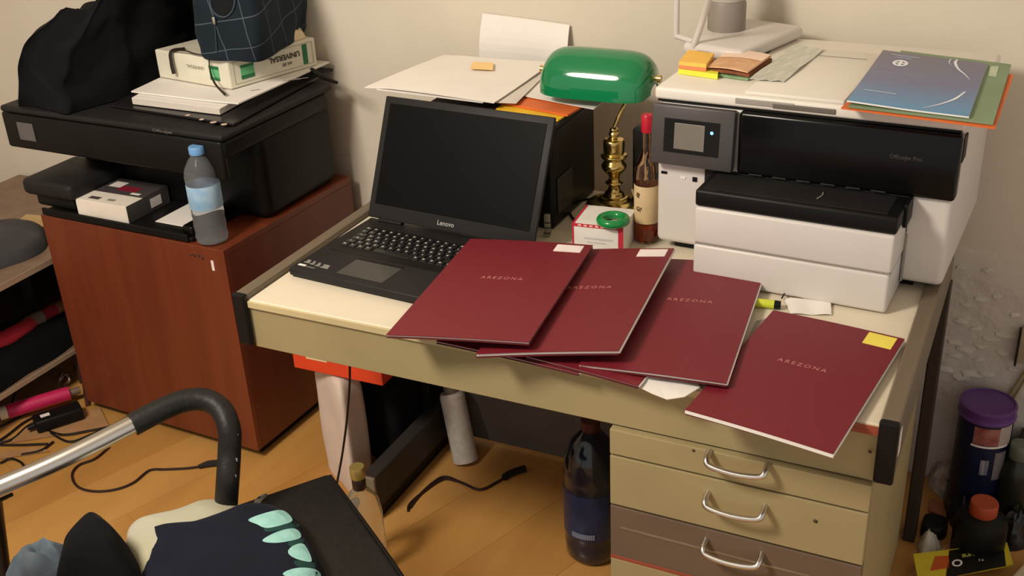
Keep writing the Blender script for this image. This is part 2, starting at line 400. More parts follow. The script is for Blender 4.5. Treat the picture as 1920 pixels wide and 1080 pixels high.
MB(P2).box(-.25, .25, -.251, -.2435, .002, .022, .003).build('tray_lip', m_blk, pr_)
MB(P2).box(.225, .26, -.24, -.06, .0135, .04, .008, 3).build('tray_guide', m_blkgloss, pr_, SM)
MB(P2).box(.10, .23, -.2, -.03, .014, .0165, .001).build('paper_in_tray', m_paper, pr_)
text('OfficeJet', .018, lambda a, b_: P2 @ Vector((.26+a, -.2112, .25+b_)) if False else P2 @ Vector((.20+a, -.2158, .272+b_*.6)), 'brand_lettering', M('grey_lettering', (110, 106, 104), .5), pr_)

# ink box on tray
ib = thing('ink_cartridge_box', 'white and dark grey ink cartridge box lying on the black printer tray', 'box', at(200, 400, z=.6335))
IB = frame(-.892, .424, .6295, 0)
IBa = MB(IB).box(0, .172, 0, .155, .0, .047, .001).build('carton', M('white_carton', (232, 222, 208), .6), ib)
mg = M('dark_grey_print', (74, 68, 68), .5)
MB(IB).box(-.0004, .1724, .062, .1554, .0004, .0476).build('dark_sleeve', mg, ib, label='dark grey printed half')
MB(IB).box(.1722, .1728, .001, .07, .0005, .0468).build('dark_side', mg, ib)
MB(IB).box(.06, .125, .085, .115, .0477, .0481).build('red_print', M('dark_red_print', (140, 34, 52), .5), ib)
MB(IB).box(.02, .06, .10, .135, .0477, .0481).build('pale_print', m_label, ib)
MB(IB).box(.12, .15, .072, .082, .0477, .0481).build('pale_print', m_label, ib)
MB(IB).box(.1729, .1733, .085, .125, .01, .035).build('pale_print', m_label, ib)
MB(IB).box(.03, .065, .015, .03, .0471, .0475).build('printed_bar', mg, ib)
MB(IB).box(.09, .115, .018, .03, .0471, .0475).build('printed_bar', M('grey_print', (150, 146, 136), .5), ib)

# water bottle
def bottle_mat(name, col, rough=.04, tr=1, ior=1.33): return M(name, col, rough, trans=tr, ior=ior, var=.01)
wb = thing('water_bottle', 'clear plastic water bottle with pale blue cap standing on cabinet corner', 'bottle', (-.468, .44, .615))
wz = .6158
k = [(0, .004), (.022, 0), (.033, .006), (.0355, .02), (.034, .035), (.0355, .05), (.034, .065), (.0355, .08), (.0345, .095), (.0355, .11), (.0345, .15), (.036, .165), (.0365, .18), (.033, .20), (.022, .222), (.0145, .232), (.0135, .243)]
WF = frame(-.464, .437, wz) @ Matrix.Diagonal((1.12, 1.12, .965, 1))
MB(WF).lathe(k, n=36).build('bottle_body', bottle_mat('clear_pet', (222, 226, 230), .10, .88, 1.10), wb, SM)
MB(WF).lathe([(.0358, .098), (.0364, .10), (.0364, .158), (.0358, .16)], n=36, cap=False).build('label', M('blue_label', (178, 204, 222), .5, rgb2=(120, 168, 206), vs=30), wb, SM, label='pale blue paper label')
MB(WF).lathe([(.0165, .236), (.017, .238), (.017, .253), (.0155, .256), (0, .256)], n=24).build('cap', M('blue_cap', (112, 160, 214), .4), wb, SM, label='light blue screw cap')

# stuff on the lid of the left printer
LZ = .8975
mgz = thing('magazine', 'black glossy magazine under the papers on the black printer lid', 'magazine', (-.45, .65, LZ))
def qd(pts, z): return [at(u, v, z=z) for u, v in pts]
MB().sheet([p+Vector((0, 0, .003)) for p in qd([(205, 200), (437, 236), (632, 128), (420, 105)], LZ+.003)], .005, 4, 4).build('cover', M('black_glossy_cover', (34, 30, 32), .3), mgz)
hp = MB(); 
for (u, v) in ((352, 218), (378, 226), (400, 231), (420, 235)):
    p = at(u, v-2, z=LZ+.009); hp.lathe([(.006+.004*random.random(), 0), (.006, .0006)], (p.x, p.y, p.z), 10)
hp.build('printed_shapes', M('pale_cover_print', (200, 180, 160), .5), mgz)
nb_ = thing('notebook', 'thick white notebook between the magazine and the loose sheets', 'notebook', at(330, 200, z=LZ+.01))
MB().sheet(qd([(248, 190), (412, 210), (560, 130), (380, 110)], LZ+.018), .014, 2, 2).build('pages', m_paper2, nb_)
MB().sheet(qd([(247, 184), (413, 204), (560, 126), (380, 106)], LZ+.0265), .0018, 2, 2).build('cover', m_paper, nb_)
sp = thing('loose_papers', 'white printed sheets lying under the copy paper ream', 'paper', at(400, 180, z=LZ+.028))
MB().sheet(qd([(246, 172), (447, 196), (618, 118), (420, 90)], LZ+.031), .0035, 8, 8, lambda a, b_: Vector((0, 0, .006*max(0, a-.7)))).build('sheets', m_paper, sp)
wv = MB()
for (u, v, l) in ((470, 170, 18), (530, 152, 34), (548, 149, 30)):
    a = at(u, v, z=LZ+.0345); b_ = at(u+l, v-l*.12, z=LZ+.0345); wv.tube([a, b_], .0012, 5, 1)
wv.build('pen_marks', M('grey_ink', (120, 112, 104), .6), sp)
# ream of paper
RZ = LZ+.0345
rm = thing('paper_ream_box', 'white ream of copy paper with green marks on the papers over the black printer', 'paper ream', at(433, 168, z=RZ))
c0 = at(434, 169, z=RZ); c1 = at(603, 124, z=RZ); cl = at(285, 160, z=RZ)
ex = (c1-c0); ln = ex.length; ex.normalize(); ex = Matrix.Rotation(.06, 3, 'Z') @ ex; ey = Matrix.Rotation(pi/2+.16, 3, 'Z') @ ex; wd = .27
RB = Matrix(((ex.x, ey.x, 0, c0.x), (ex.y, ey.y, 0, c0.y), (0, 0, 1, RZ+.0005), (0, 0, 0, 1)))
RH = .075
MB(RB).box(0, ln, 0, wd, 0, RH, .004, 2).build('wrapper', M('cream_wrapper', (222, 216, 196), .55, bump=.04, bs=20), rm)
g1 = M('green_print', (36, 112, 66), .5); g2 = M('light_green_print', (96, 176, 122), .5)
for (a0, a1, z0, z1) in ((.035, .075, .018, .028), (.035, .075, .047, .054)): MB(RB).box(a0, a1, -.0012, -.0002, z0, z1).build('green_bar', g1, rm)
for z0 in (.018, .047): MB(RB).box(-.0012, -.0002, .035, .07, z0, z0+.008).build('green_bar', g1, rm)
MB(RB).box(.035, .075, -.001, -.0002, .028, .047).build('light_green_block', g2, rm)
MB(RB).box(-.001, -.0002, .035, .07, .026, .047).build('light_green_block', g2, rm)
MB(RB).box(ln-.045, ln-.03, -.0012, -.0002, .012, .064).build('green_stripe', g1, rm)
mb = MB(RB)
for (a0, a1, z0, z1) in ((.015, ln-.012, .0095, .0105), (.015, ln-.012, .0655, .0665), (.015, .016, .0095, .0665), (ln-.013, ln-.012, .0095, .0665)): mb.box(a0, a1, -.0007, -.0001, z0, z1)
mb.build('frame_line', M('olive_line', (150, 160, 120), .6), rm)
fr = lambda a, b_: RB @ Vector((.172-a, -.0006, .045-b_))
text('UNIVERSAL', .0195, fr, 'brand_lettering', M('dark_ink', (64, 60, 48), .6), rm, bold=.0006)
text('A4 80', .013, lambda a, b_: RB @ Vector((.178-a, -.0006, .026-b_)), 'size_lettering', M('dark_ink', (64, 60, 48), .6), rm)
text('UNIVERSAL', .013, lambda a, b_: RB @ Vector((-.0006, .12+a, .045-b_)), 'end_lettering', M('olive_ink', (140, 136, 110), .6), rm)
# things on ream
tis = thing('crumpled_tissue', 'cream crumpled paper on the back end of the ream box', 'paper', RB @ Vector((ln-.05, .05, RH)))
MB(RB).mound([(ln-.12, .012), (ln-.01, .02), (ln-.015, .11), (ln-.11, .12)], RH+.001, .03, wr=.012, ws=30).build('crumpled_sheet', M('cream_paper', (216, 200, 164), .8, bump=.2, bs=60), tis)
# plaid bag
pb = thing('checked_bag', 'dark blue bag with a thin pale check and zip pull resting on paper ream', 'bag', RB @ Vector((.1, .1, RH)))
m_plaid = M('blue_check_cloth', (28, 38, 47), .9, var=.1, bump=.2, bs=250, sheen=.02, spec=.2)
N, L, b = nodes(m_plaid)
tc = N.new('ShaderNodeTexCoord'); mp = N.new('ShaderNodeMapping'); mp.inputs['Rotation'].default_value = (0, 0, -.16); mp.inputs['Scale'].default_value = (1, 1, 1)
L.new(tc.outputs['UV'], mp.inputs[0]); sx = N.new('ShaderNodeSeparateXYZ'); L.new(mp.outputs[0], sx.inputs[0])
def stripe(sock, per, wid):
    a = N.new('ShaderNodeMath'); a.operation = 'WRAP'; L.new(sock, a.inputs[0]); a.inputs[1].default_value = per; a.inputs[2].default_value = 0
    c = N.new('ShaderNodeMath'); c.operation = 'LESS_THAN'; L.new(a.outputs[0], c.inputs[0]); c.inputs[1].default_value = wid; return c.outputs[0]
s1 = stripe(sx.outputs[0], .082, .0024); s2 = stripe(sx.outputs[1], .072, .0024)
mxx = N.new('ShaderNodeMath'); mxx.operation = 'MAXIMUM'; L.new(s1, mxx.inputs[0]); L.new(s2, mxx.inputs[1])
half = N.new('ShaderNodeMath'); half.operation = 'MULTIPLY'; half.inputs[1].default_value = .55; L.new(mxx.outputs[0], half.inputs[0])
old = b.inputs['Base Color'].links[0].from_socket
mx = N.new('ShaderNodeMix'); mx.data_type = 'RGBA'; L.new(half.outputs[0], mx.inputs[0]); L.new(old, mx.inputs[6]); mx.inputs[7].default_value = lin((104, 116, 126)); L.new(mx.outputs[2], b.inputs['Base Color'])
BZ = RZ+RH+.002
bc = [at(372, 112, z=BZ), at(492, 120, z=BZ), at(588, 52, z=BZ), at(470, 40, z=BZ)]
def softbox(c, z0, h, n=16, inset=.12, wr=.006, seed=1, topfn=None, bulge=.0):
    mb = MB(); ctr = sum(c, Vector())/4; t = bmesh.new(); uvs = {}; R = []
    per = []
    for k in range(4):
        for i in range(n):
            a = i/n; per.append(c[k]*(1-a)+c[(k+1) % 4]*a)
    # round corners
    per = [(per[i-2]+per[i-1]*1.5+per[i]*2+per[(i+1) % len(per)]*1.5+per[(i+2) % len(per)])/7 for i in range(len(per))]
    lay = [(0, .96), (.04, .99), (.12, 1.0), (.3, 1.02+bulge), (.5, 1.0+bulge), (.7, 1-inset*.5), (.85, 1-inset), (.95, .92-inset), (1, .8-inset), (1.0, .5), (1.0, .2)]
    for kz, ks in lay:
        row = []
        for p in per:
            g = ctr+(p-ctr)*ks; zz = z0+kz*h*(topfn(g) if topfn else 1)
            w = noise.noise(Vector((g.x*14, g.y*14, zz*9+seed)))*wr
            w2 = noise.noise(Vector((g.x*9, g.y*9, zz*22+seed+4)))*wr*.7
            d = (g-ctr); d.z = 0
            if d.length > 1e-4: d.normalize()
            row.append(Vector((g.x, g.y, max(z0, zz+(w if kz > .5 else 0))))+d*(w+w2))
        R.append(row)
    return R, per, ctr
def softbuild(c, z0, h, name, mat, parent, **kw):
    R, per, ctr = softbox(c, z0, h, **kw)
    bm = bmesh.new(); uv = bm.loops.layers.uv.new('uv'); n = len(per)
    arc = [0]
    for i in range(1, n+1): arc.append(arc[-1]+(per[i % n]-per[i-1]).length)
    V = [[bm.verts.new(p) for p in row] for row in R]
    for k in range(len(V)-1):
        for i in range(n):
            j = (i+1) % n
            f = bm.faces.new((V[k][i], V[k][j], V[k+1][j], V[k+1][i]))
            for lp, (ii, kk) in zip(f.loops, ((i, k), (i+1, k), (i+1, k+1), (i, k+1))):
                lp[uv].uv = (arc[ii], R[kk][ii % n].z+(kk >= 8)*(.03*(kk-7)))
    cv = bm.verts.new(sum((v.co for v in V[-1]), Vector())/n)
    for i in range(n): bm.faces.new((V[-1][i], V[-1][(i+1) % n], cv))
    bm.faces.new([v for v in V[0]][::-1])
    mb = MB(); mb.bm.free(); mb.bm = bm
    return mb.build(name, mat, parent, math.radians(70))
body = softbuild(bc, BZ, .22, 'bag_body', m_plaid, pb, inset=.06, wr=.014, bulge=.02, seed=3)
# coat
ct = thing('black_coat', 'black cloth coat heaped on the left half of the printer lid', 'coat', (-.82, .65, LZ))
outl = [at(u, v, z=LZ) for u, v in ((46, 196), (62, 200), (122, 214), (150, 208), (240, 184), (262, 172), (330, 150), (395, 118))]
outl = [(p.x, p.y) for p in outl]+[(-.52, .86), (-.75, .93), (-1.0, .91), (-1.09, .80)]
def chf(x, y):
    q_ = min(1, max(0, (x+1.13)/.50)); return .30+.70*q_**.8
MB().mound(outl, LZ+.002, .33, rings=40, p=4.2, q=1.9, wr=.038, ws=6.5, seed=3, hfn=chf, center=(-.78, .69), eg=1.7).build('coat_cloth', m_coat, ct, math.radians(75))
# glasses
gl = thing('eyeglasses', 'thin dark eyeglasses hanging over the front of the paper ream', 'glasses', RB @ Vector((-.01, .1, RH)))
P = [RB @ Vector(p) for p in ((.035, .06, RH+.004), (.0, .058, RH+.004), (-.013, .050, .048), (-.030, .018, .022), (-.050, -.038, .006))]
MB().tube(P, lambda q_: .0018+.0035*max(0, q_-.45), 8).build('temple', M('tortoise_plastic', (44, 34, 28), .3), gl, SM)
P = [RB @ Vector(p) for p in ((.03, .19, RH+.004), (-.006, .195, RH+.004), (-.011, .196, .05), (-.012, .192, .022))]
MB().tube(P, lambda q_: .0035+.002*q_, 8).build('temple', M('tortoise_plastic', (44, 34, 28), .3), gl, SM)
MB().tube([RB @ Vector(p) for p in ((-.006, .195, RH+.005), (-.008, .14, RH+.012), (-.008, .10, RH+.008), (.0, .05, RH+.005))], .0018, 8).build('rim', M('tortoise_plastic', (44, 34, 28), .3), gl, SM)
pen = thing('black_plug', 'short black plug lying at the back right corner of the printer lid', 'cable', at(600, 150, z=LZ+.02))
MB().tube([at(585, 132, z=LZ+.03), at(608, 146, z=LZ+.03), at(632, 155, z=LZ+.025)], lambda q_: .008-.004*q_, 10).build('plug', m_blk, pen, SM)

# ================================================================== laptop
LP = frame(.0245, .1085, .7505, -.0689)
lw, ld = .412, .281
lt = thing('laptop', 'open black laptop on the left of the desk with its blank screen raised', 'laptop', LP @ Vector((lw/2, ld/2, 0)))
MB(LP).box(0, lw, 0, ld, .004, .021, .004, 3).build('base', m_blk2, lt, SM)
MB(LP).box(.004, lw-.004, .006, ld-.004, .0, .004).build('underside', m_blk, lt)
MB(LP).box(.025, lw-.02, .105, ld-.045, .0205, .0215).build('keyboard_well', m_blk, lt)
MB(LP).box(.105, .215, .02, .088, .0209, .0214, .0002).build('touchpad', M('touchpad_grey', (62, 60, 58), .35), lt)
MB(LP).box(.105, .215, .089, .098, .0209, .0222, .0006).build('touchpad_button', m_blk, lt)
m_key = M('key_black', (28, 27, 27), .35, coat=.2)
m_leg = M('key_legend', (176, 172, 162), .6)
def keymesh(w, h):
    mb = MB(); t = bmesh.new(); bmesh.ops.create_cube(t, size=1)
    for v in t.verts:
        s_ = 1 if v.co.z < 0 else .86
        v.co = Vector((v.co.x*w*s_, v.co.y*h*s_, v.co.z*.003))
    mb._merge(t); me = bpy.data.meshes.new('key'); mb.bm.to_mesh(me); mb.bm.free(); me.materials.append(m_key); return me
kms = {}
def legend(w):
    mb = MB(); mb.box(-w, w, -.0022, .0022, .0015, .0018); me = bpy.data.meshes.new('legend'); mb.bm.to_mesh(me); mb.bm.free(); me.materials.append(m_leg); return me
lgm = [legend(.0012), legend(.0020), legend(.0026)]
rows = [[.8]*16+[0], [1]*13+[1.8, 0, 1, 1, 1], [1.5]+[1]*12+[1.3, 0, 1, 1, 1], [1.8]+[1]*11+[2, 0, 1, 1, 1], [1.3]+[1]*11+[2.2, .3, 1, 1, 1], [1, 1, 1, 1, 5, 1, 1, 1, 1, 1, .5, 1, 1, 1]]
ky = ld-.053
for ri, row in enumerate(rows):
    hgt = .0135 if ri == 0 else .0165
    ky -= hgt/2
    x = .029; un = .0196
    if ri == 0: row = [1]*18
    for w in row:
        if w in (0, .3, .5): x += .006; continue
        ww = w*un
        if x+ww > lw-.022: break
        key = (round(ww, 4), hgt)
        if key not in kms: kms[key] = keymesh(ww-.003, hgt-.003)
        o = bpy.data.objects.new('key', kms[key]); COL.objects.link(o); o.parent = lt
        loc = LP @ Vector((x+ww/2, ky, .0225)); o.location = loc-OFF[lt]; o.rotation_euler = (0, 0, -.0689)
        if w < 3:
            q_ = bpy.data.objects.new('legend', random.choice(lgm)); COL.objects.link(q_); q_.parent = o
            q_.location = (-.002, .0015, 0)
        x += ww
    ky -= hgt/2+.0006
la = .429
hinge = Vector((0, ld-.012, .0225))
LL = LP @ Matrix.Translation(hinge) @ Matrix.Rotation(-la, 4, 'X')
lid = MB(LL).box(0, lw, -.002, .007, .004, .268, .003, 2).build('lid', m_blk2, lt, SM)
MB(LL).box(.015, lw-.015, -.0032, -.0018, .035, .253, .0005).build('screen', M('dark_screen', (10, 9, 9), .4, spec=.08), lid)
for hx in (.03, lw-.09): MB(LP).cyl((hx, ld-.009, .022), (hx+.06, ld-.009, .022), .0065).build('hinge', m_blk, lt, SM)
text('Lenovo', .014, lambda a, b_: LL @ Vector((.2+a, -.0026, .019+b_)), 'brand_lettering', M('silver_lettering', (150, 148, 146), .3), lid, bold=.0003)
# palm rest stickers
mb = MB(LP)
for (a0, a1, b0, b1) in ((.014, .027, .033, .046), (.03, .04, .031, .045), (.044, .055, .029, .043), (.059, .078, .027, .041)): 
    mb.box(a0, a1, b0, b0+.003, .021, .0216); mb.box(a0+.002, a1-.002, b0+.005, b0+.009, .021, .0216); mb.box(a0, a1-.004, b0+.011, b1, .021, .0216)
mb.build('printed_icons', M('grey_icon_print', (150, 146, 138), .5), lt)
MB(LP).box(.010, .028, .018, .024, .021, .0217).build('sticker', m_label, lt)
MB(LP).box(.03, .052, .017, .0205, .021, .0215).build('printed_line', M('dim_line_print', (112, 106, 100), .5), lt)

# VGA / plug standing by the laptop
vg = thing('cable_plug', 'pale grey ribbed plug standing at the right edge of the laptop screen', 'plug', at(1028, 445, z=.75))
p = at(1027, 443, z=.7505)
MB(frame(p.x, p.y, p.z, .2)).box(-.006, .006, -.006, .006, 0, .05, .002).build('plug_body', M('grey_beige_plastic', (150, 142, 124), .5), vg, SM)
MB(frame(p.x, p.y, p.z+.008, .2)).box(-.0068, .0068, -.0068, .0068, 0, .003).box(-.0068, .0068, -.0068, .0068, .012, .015).box(-.0068, .0068, -.0068, .0068, .024, .027).build('ribs', m_dk, vg)

# ================================================================== black box behind the laptop
bb = thing('black_printer_case', 'black boxy machine behind the laptop carrying loose papers', 'printer', (.28, .64, .75))
MB().box(.10, .432, .50, .74, .7505, .966, .008, 3).build('body', m_blk, bb, SM)
MB().box(.096, .436, .492, .748, .967, .978, .004, 2).build('lid', m_blk2, bb, SM)
MB().box(.4325, .436, .52, .60, .78, .86, .002).build('side_hatch', M('dark_grey_plastic', (44, 42, 42), .5), bb)
TZ = .979
def qs(pts, zs): return [at(u, v, z=z) for (u, v), z in zip(pts, zs)]
o = MB().sheet(qd([(930, 205), (1046, 227), (1140, 165), (1010, 150)], TZ+.002), .003, 2, 2).build('yellow_folder', m_yfold); tag(o, 'yellow card folder lowest under the orange one', 'folder')
o = MB().sheet(qd([(930, 192), (1064, 217), (1160, 160), (1020, 140)], TZ+.0065), .004, 2, 2).build('orange_folder', m_orange); tag(o, 'orange card folder between yellow folder and white sheets', 'folder')
o = MB().sheet([v+Vector((0, 0, 0)) for v in qd([(960, 176), (1113, 205), (1185, 150), (1050, 118)], TZ+.012)], .0015, 6, 6).build('paper_sheet', m_paper); tag(o, 'white sheets partly under the green lamp shade', 'paper')
ps = thing('paper_stack', 'spread of white sheets jutting out left above the laptop screen', 'paper', at(860, 150, z=TZ+.015))
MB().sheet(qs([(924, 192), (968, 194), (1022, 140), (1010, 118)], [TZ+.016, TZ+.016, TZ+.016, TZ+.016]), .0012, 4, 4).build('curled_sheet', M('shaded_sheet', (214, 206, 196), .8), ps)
MB().sheet(qs([(706, 168), (905, 193), (1010, 124), (845, 104)], [TZ+.018]*4), .0014, 6, 6).build('sheet', m_paper, ps)
MB().sheet(qs([(683, 161), (926, 192), (1036, 118), (832, 101)], [TZ+.022]*4), .002, 10, 10, lambda a, b_: Vector((0, 0, -.004*max(0, .2-a)*5+.002*math.sin(a*4+b_*3)))).build('sheet', m_paper, ps)
pn_ = qd([(882, 129), (924, 131), (925, 118), (886, 116)], TZ+.0265)
o = MB().sheet(pn_, .0008, 2, 2).build('sticky_note', M('orange_note', (246, 208, 140), .7)); tag(o, 'pale orange sticky note on the top white sheet', 'sticky note')
# standing paper against wall
FLp, FRp = at(899, 108, y=.955), at(1066, 122, y=.955); BRp, BLp = at(1068, 47, y=.972), at(905, 25, y=.972)
FLp.z -= .03; FRp.z -= .03
o = MB().sheet([FLp, FRp, BRp, BLp], .001, 10, 8, lambda a, b_: Vector((0, -.012*math.sin(b_*pi)+.004*math.sin(a*3), 0))).build('standing_paper', m_paper); tag(o, 'white sheet propped upright against the wall behind the papers', 'paper')
o2 = None

# ================================================================== banker's lamp
lm = thing('banker_lamp', 'brass banker lamp with a green glass shade beside the white printer', 'lamp', (.505, .672, .75))
LX, LY = .504, .672
MB(frame(LX, LY, .7505) @ Matrix.Diagonal((1.18, 1.18, .985, 1))).lathe([(max(0, q_.x), q_.y) for q_ in spline([Vector((a, b_, 0)) for a, b_ in ((.052, 0), (.054, .004), (.050, .009), (.045, .012), (.030, .016), (.028, .022), (.020, .026), (.017, .034), (.012, .040), (.011, .050), (.017, .056), (.012, .062), (.010, .066), (.013, .075), (.021, .088), (.0235, .098), (.017, .110), (.021, .113), (.0245, .118), (.0245, .122), (.018, .126), (.0195, .13), (.0195, .155), (.012, .160), (.008, .164), (.010, .170), (.0075, .176), (.008, .181), (.004, .186), (0, .187))], 4)], n=36).build('stem', m_brass, lm, SM)
MB().tube([(LX, LY, .93), (LX+.012, LY+.01, .965), (LX+.028, LY+.035, 1.01), (LX+.03, LY+.06, 1.05)], .0045, 10).build('arm', m_brass, lm, SM)
def shade():
    mb = MB(); t = bmesh.new(); nu, nv = 36, 20; Ln = .246; ry, rz = .072, .082
    outer = []; inner = []
    for off, G in ((0, outer), (-.0035, inner)):
        for i in range(nu+1):
            a = -1+2*i/nu; e = (1-abs(a)**5.5)**(1/2.6) if abs(a) < 1 else 0
            e = max(e, .0); row = []
            for j in range(nv+1):
                th = -.12+(pi+.15)*j/nv
                row.append(Vector((a*(Ln/2+off), -math.cos(th)*(ry+off)*(.35+.65*e), math.sin(th)*(rz+off)*(.18+.82*e)+(0))))
            G.append([t.verts.new(p) for p in row])
    for i in range(nu):
        for j in range(nv):
            t.faces.new((outer[i][j], outer[i+1][j], outer[i+1][j+1], outer[i][j+1])); t.faces.new((inner[i][j+1], inner[i+1][j+1], inner[i+1][j], inner[i][j]))
        for j in (0, nv): t.faces.new((outer[i][j], inner[i][j], inner[i+1][j], outer[i+1][j]))
    for i in (0, nu):
        for j in range(nv): t.faces.new((outer[i][j], outer[i][j+1], inner[i][j+1], inner[i][j]))
    return t
SH = frame(.474, .668, 1.022, .0, 0)
mb = MB(SH); mb._merge(shade()); sh = mb.build('lamp_shade', m_green, lm, math.radians(50), label='green glass shade')
MB(SH).cyl((-.136, 0, .028), (.136, 0, .028), .0045).build('shade_rod', m_brass, lm, SM)
MB(SH).cyl((-.137, 0, .028), (-.129, 0, .028), .008).cyl((.129, 0, .028), (.137, 0, .028), .008).build('shade_finial', m_brass, lm, SM)
# cord tangle behind lamp
cd = thing('ivory_cable', 'bundled ivory cable and twist tie beside the brass lamp base', 'cable', (.55, .68, .75))
mb = MB()
for k in range(3):
    mb.tube([(.54+.01*k, .72, .752+.004*k), (.56, .70, .79+.01*k), (.585+.006*k, .69, .80), (.60, .67, .785-.006*k), (.575, .65, .758+.003*k), (.55+.01*k, .66, .80)], .0028, 8)
mb.build('cable_loops', m_ivory, cd, SM)
bt = thing('black_cable', 'thin black cable curling on the desk beside the dark machine', 'cable', (.45, .55, .75))
MB().tube([at(1115, 372, z=.80), at(1085, 378, z=.775), at(1068, 392, z=.755), at(1075, 410, z=.7535), at(1095, 418, z=.7535), at(1112, 420, z=.7535)], .0028, 8).build('cord', m_cord, bt, SM)
sp2 = thing('dark_speaker', 'dark upright case hidden behind the lamp and the liquor bottle', 'case', (.56, .76, .75))
MB().box(.535, .60, .70, .742, .7505, .925, .006).build('case_body', m_blk, sp2, SM)
# liquor bottle
wx, wy = .6335, .52
wn = thing('liquor_bottle', 'amber liquor bottle with red cap squeezed beside the white printer', 'bottle', (wx, wy, .75))
MB(frame(wx, wy, .7505)).lathe([(0, .003), (.02, 0), (.0255, .005), (.0255, .15), (.022, .165), (.012, .19), (.0095, .205), (.0095, .248)], n=32).build('glass_body', M('clear_brown_glass', (225, 190, 165), .03, trans=1, ior=1.45, var=.01), wn, SM)
MB(frame(wx, wy, .7505)).lathe([(0, .006), (.0235, .006), (.0235, .042), (0, .042)], n=32).build('liquor', M('amber_liquid', (196, 84, 22), .05, trans=.6, ior=1.34, var=.02), wn, SM)
MB(frame(wx, wy, .7505)).lathe([(.0258, .045), (.0262, .046), (.0262, .125), (.0258, .126)], n=32, cap=False).build('label', M('tan_label', (206, 180, 136), .6, var=.05, vs=40), wn, SM, label='tan paper label')
mb = MB(frame(wx, wy, .7505))
for (dz, r0) in ((.105, .006), (.075, .010)):
    for k in range(9):
        a = -2.1+.09*k*r0*60; mb.box(.0263*math.cos(a)-.0008, .0263*math.cos(a)+.0008, .0263*math.sin(a)-.0008, .0263*math.sin(a)+.0008, dz+.004*math.sin(k*1.9), dz+.004+.004*math.sin(k*1.9))
mb.build('label_print', M('brown_ink', (90, 60, 34), .6), wn)
MB(frame(wx, wy, .7505)).lathe([(.0115, .235), (.012, .237), (.012, .268), (.010, .271), (0, .271)], n=24).build('cap', M('red_cap', (190, 28, 48), .35), wn, SM, label='red cap')

# bulb box and ring
BX = frame(.511, .417, .7505, .09)
bx = thing('bulb_box', 'small white carton with pink red edges in front of the brass lamp', 'box', (.565, .46, .75))
MB(BX).box(0, .106, 0, .10, 0, .062, .001).build('carton', M('white_box_card', (228, 222, 214), .6), bx)
mb = MB(BX).box(-.0005, .1065, -.0006, .0004, .056, .0627); mb.box(.096, .1066, -.0006, .0002, 0, .056); mb.box(-.0006, .003, -.0006, .0002, 0, .056); mb.box(-.0006, .004, -.0002, .10, .0618, .0627)
mb.build('red_border', m_red, bx)
text('MAZDA', .006, lambda a, b_: BX @ Vector((.053+a, -.0008, .0595+b_)), 'edge_lettering', m_label, bx)if False else None
mb = MB(BX)
for k in range(7): mb.box(.012+.012*k, .019+.012*k, -.0011, -.0005, .0578, .0612)
mb.build('border_print', M('pale_pink_print', (240, 190, 170), .6), bx)
mb = MB(BX).box(.025, .085, -.0005, -.0001, .03, .034); mb.box(.03, .07, -.0005, -.0001, .022, .025); mb.build('grey_print', M('pale_grey_print', (196, 196, 192), .6), bx)
rg = bpy.data.meshes.new('ring')
mb = MB(frame(.5905, .44, .8215)); t = bmesh.new()
R0, r0 = .0255, .0088; G = []
for i in range(40):
    a = 2*pi*i/40; G.append([t.verts.new(((R0+r0*math.cos(c_))*math.cos(a), (R0+r0*math.cos(c_))*math.sin(a), r0*1.0*math.sin(c_))) for c_ in [2*pi*j/14 for j in range(14)]])
for i in range(40):
    for j in range(14): t.faces.new((G[i][j], G[(i+1) % 40][j], G[(i+1) % 40][(j+1) % 14], G[i][(j+1) % 14]))
mb._merge(t); bpy.data.meshes.remove(rg)
o = mb.build('green_ring', m_ringg, None, math.radians(60)); tag(o, 'shiny green plastic ring on top of the small white carton', 'ring')

# ================================================================== folders
def patch(c):
    FL, FR, BR, BL = c
    return lambda a, b_: FL*(1-a)*(1-b_)+FR*a*(1-b_)+BR*a*b_+BL*(1-a)*b_
def folder(label, px, zs, note=None, note_rect=(.76, .93, .93, .985), txt=(.5, .62), th=.006, pages=True, back_drop=.007, pin=(1, 0)):
    c = [at(u, v, z=z) for (u, v), z in zip(px, zs)]
    ctr = sum(c, Vector())/4
    f = thing('presentation_folder', label, 'folder', (ctr.x, ctr.y, min(zs)-.01), 'burgundy folders fanned on the desk')
    dz = Vector((0, 0, -1))
    fn = lambda a, b_: Vector((0, 0, .0015*math.sin(a*pi)))
    MB().sheet(c, .0014, 8, 8, fn).build('front_cover', m_burg, f)
    P_ = patch(c)
    bk = [q_+dz*back_drop for q_ in c]
    if pages:
        e = (c[1]-c[0]).normalized()*.0020*pin[0]; g_ = (c[0]-c[3]).normalized()*(.0012 if pin[1] else -.0025)
        pg = [c[0]+g_, c[1]+e+g_, c[2]+e, c[3]]
        MB().sheet([q_+dz*(back_drop*.5) for q_ in pg], back_drop*.62, 8, 8, fn).build('pages', m_paper, f)
    MB().sheet([bk[0]+(c[0]-c[3]).normalized()*.0008, bk[1]+(c[0]-c[3]).normalized()*(.0008-.003*pin[1]), bk[2], bk[3]], .0012, 8, 8, fn).build('back_cover', m_burgdk, f)
    up = Vector((0, 0, .0012))
    def on(a, b_): return P_(a, b_)+Vector((0, 0, .0015*math.sin(a*pi)+.0010))
    if txt:
        w = (c[1]-c[0]).length; h = (c[3]-c[0]).length
        text('AREZONA', .0145, lambda x, y: on(txt[0]+x/w, txt[1]+y/h), 'title_lettering', m_foil, f, spacing=1.35)
    if note:
        a0, b0, a1, b1 = note_rect
        MB().sheet([on(a0, b0), on(a1, b0), on(a1, b1), on(a0, b1)], .0006, 2, 2).build('sticker' if note is m_label else 'sticky_note', note, f, label='white label in top corner' if note is m_label else 'yellow sticky note')
    return f
Z0 = .7512
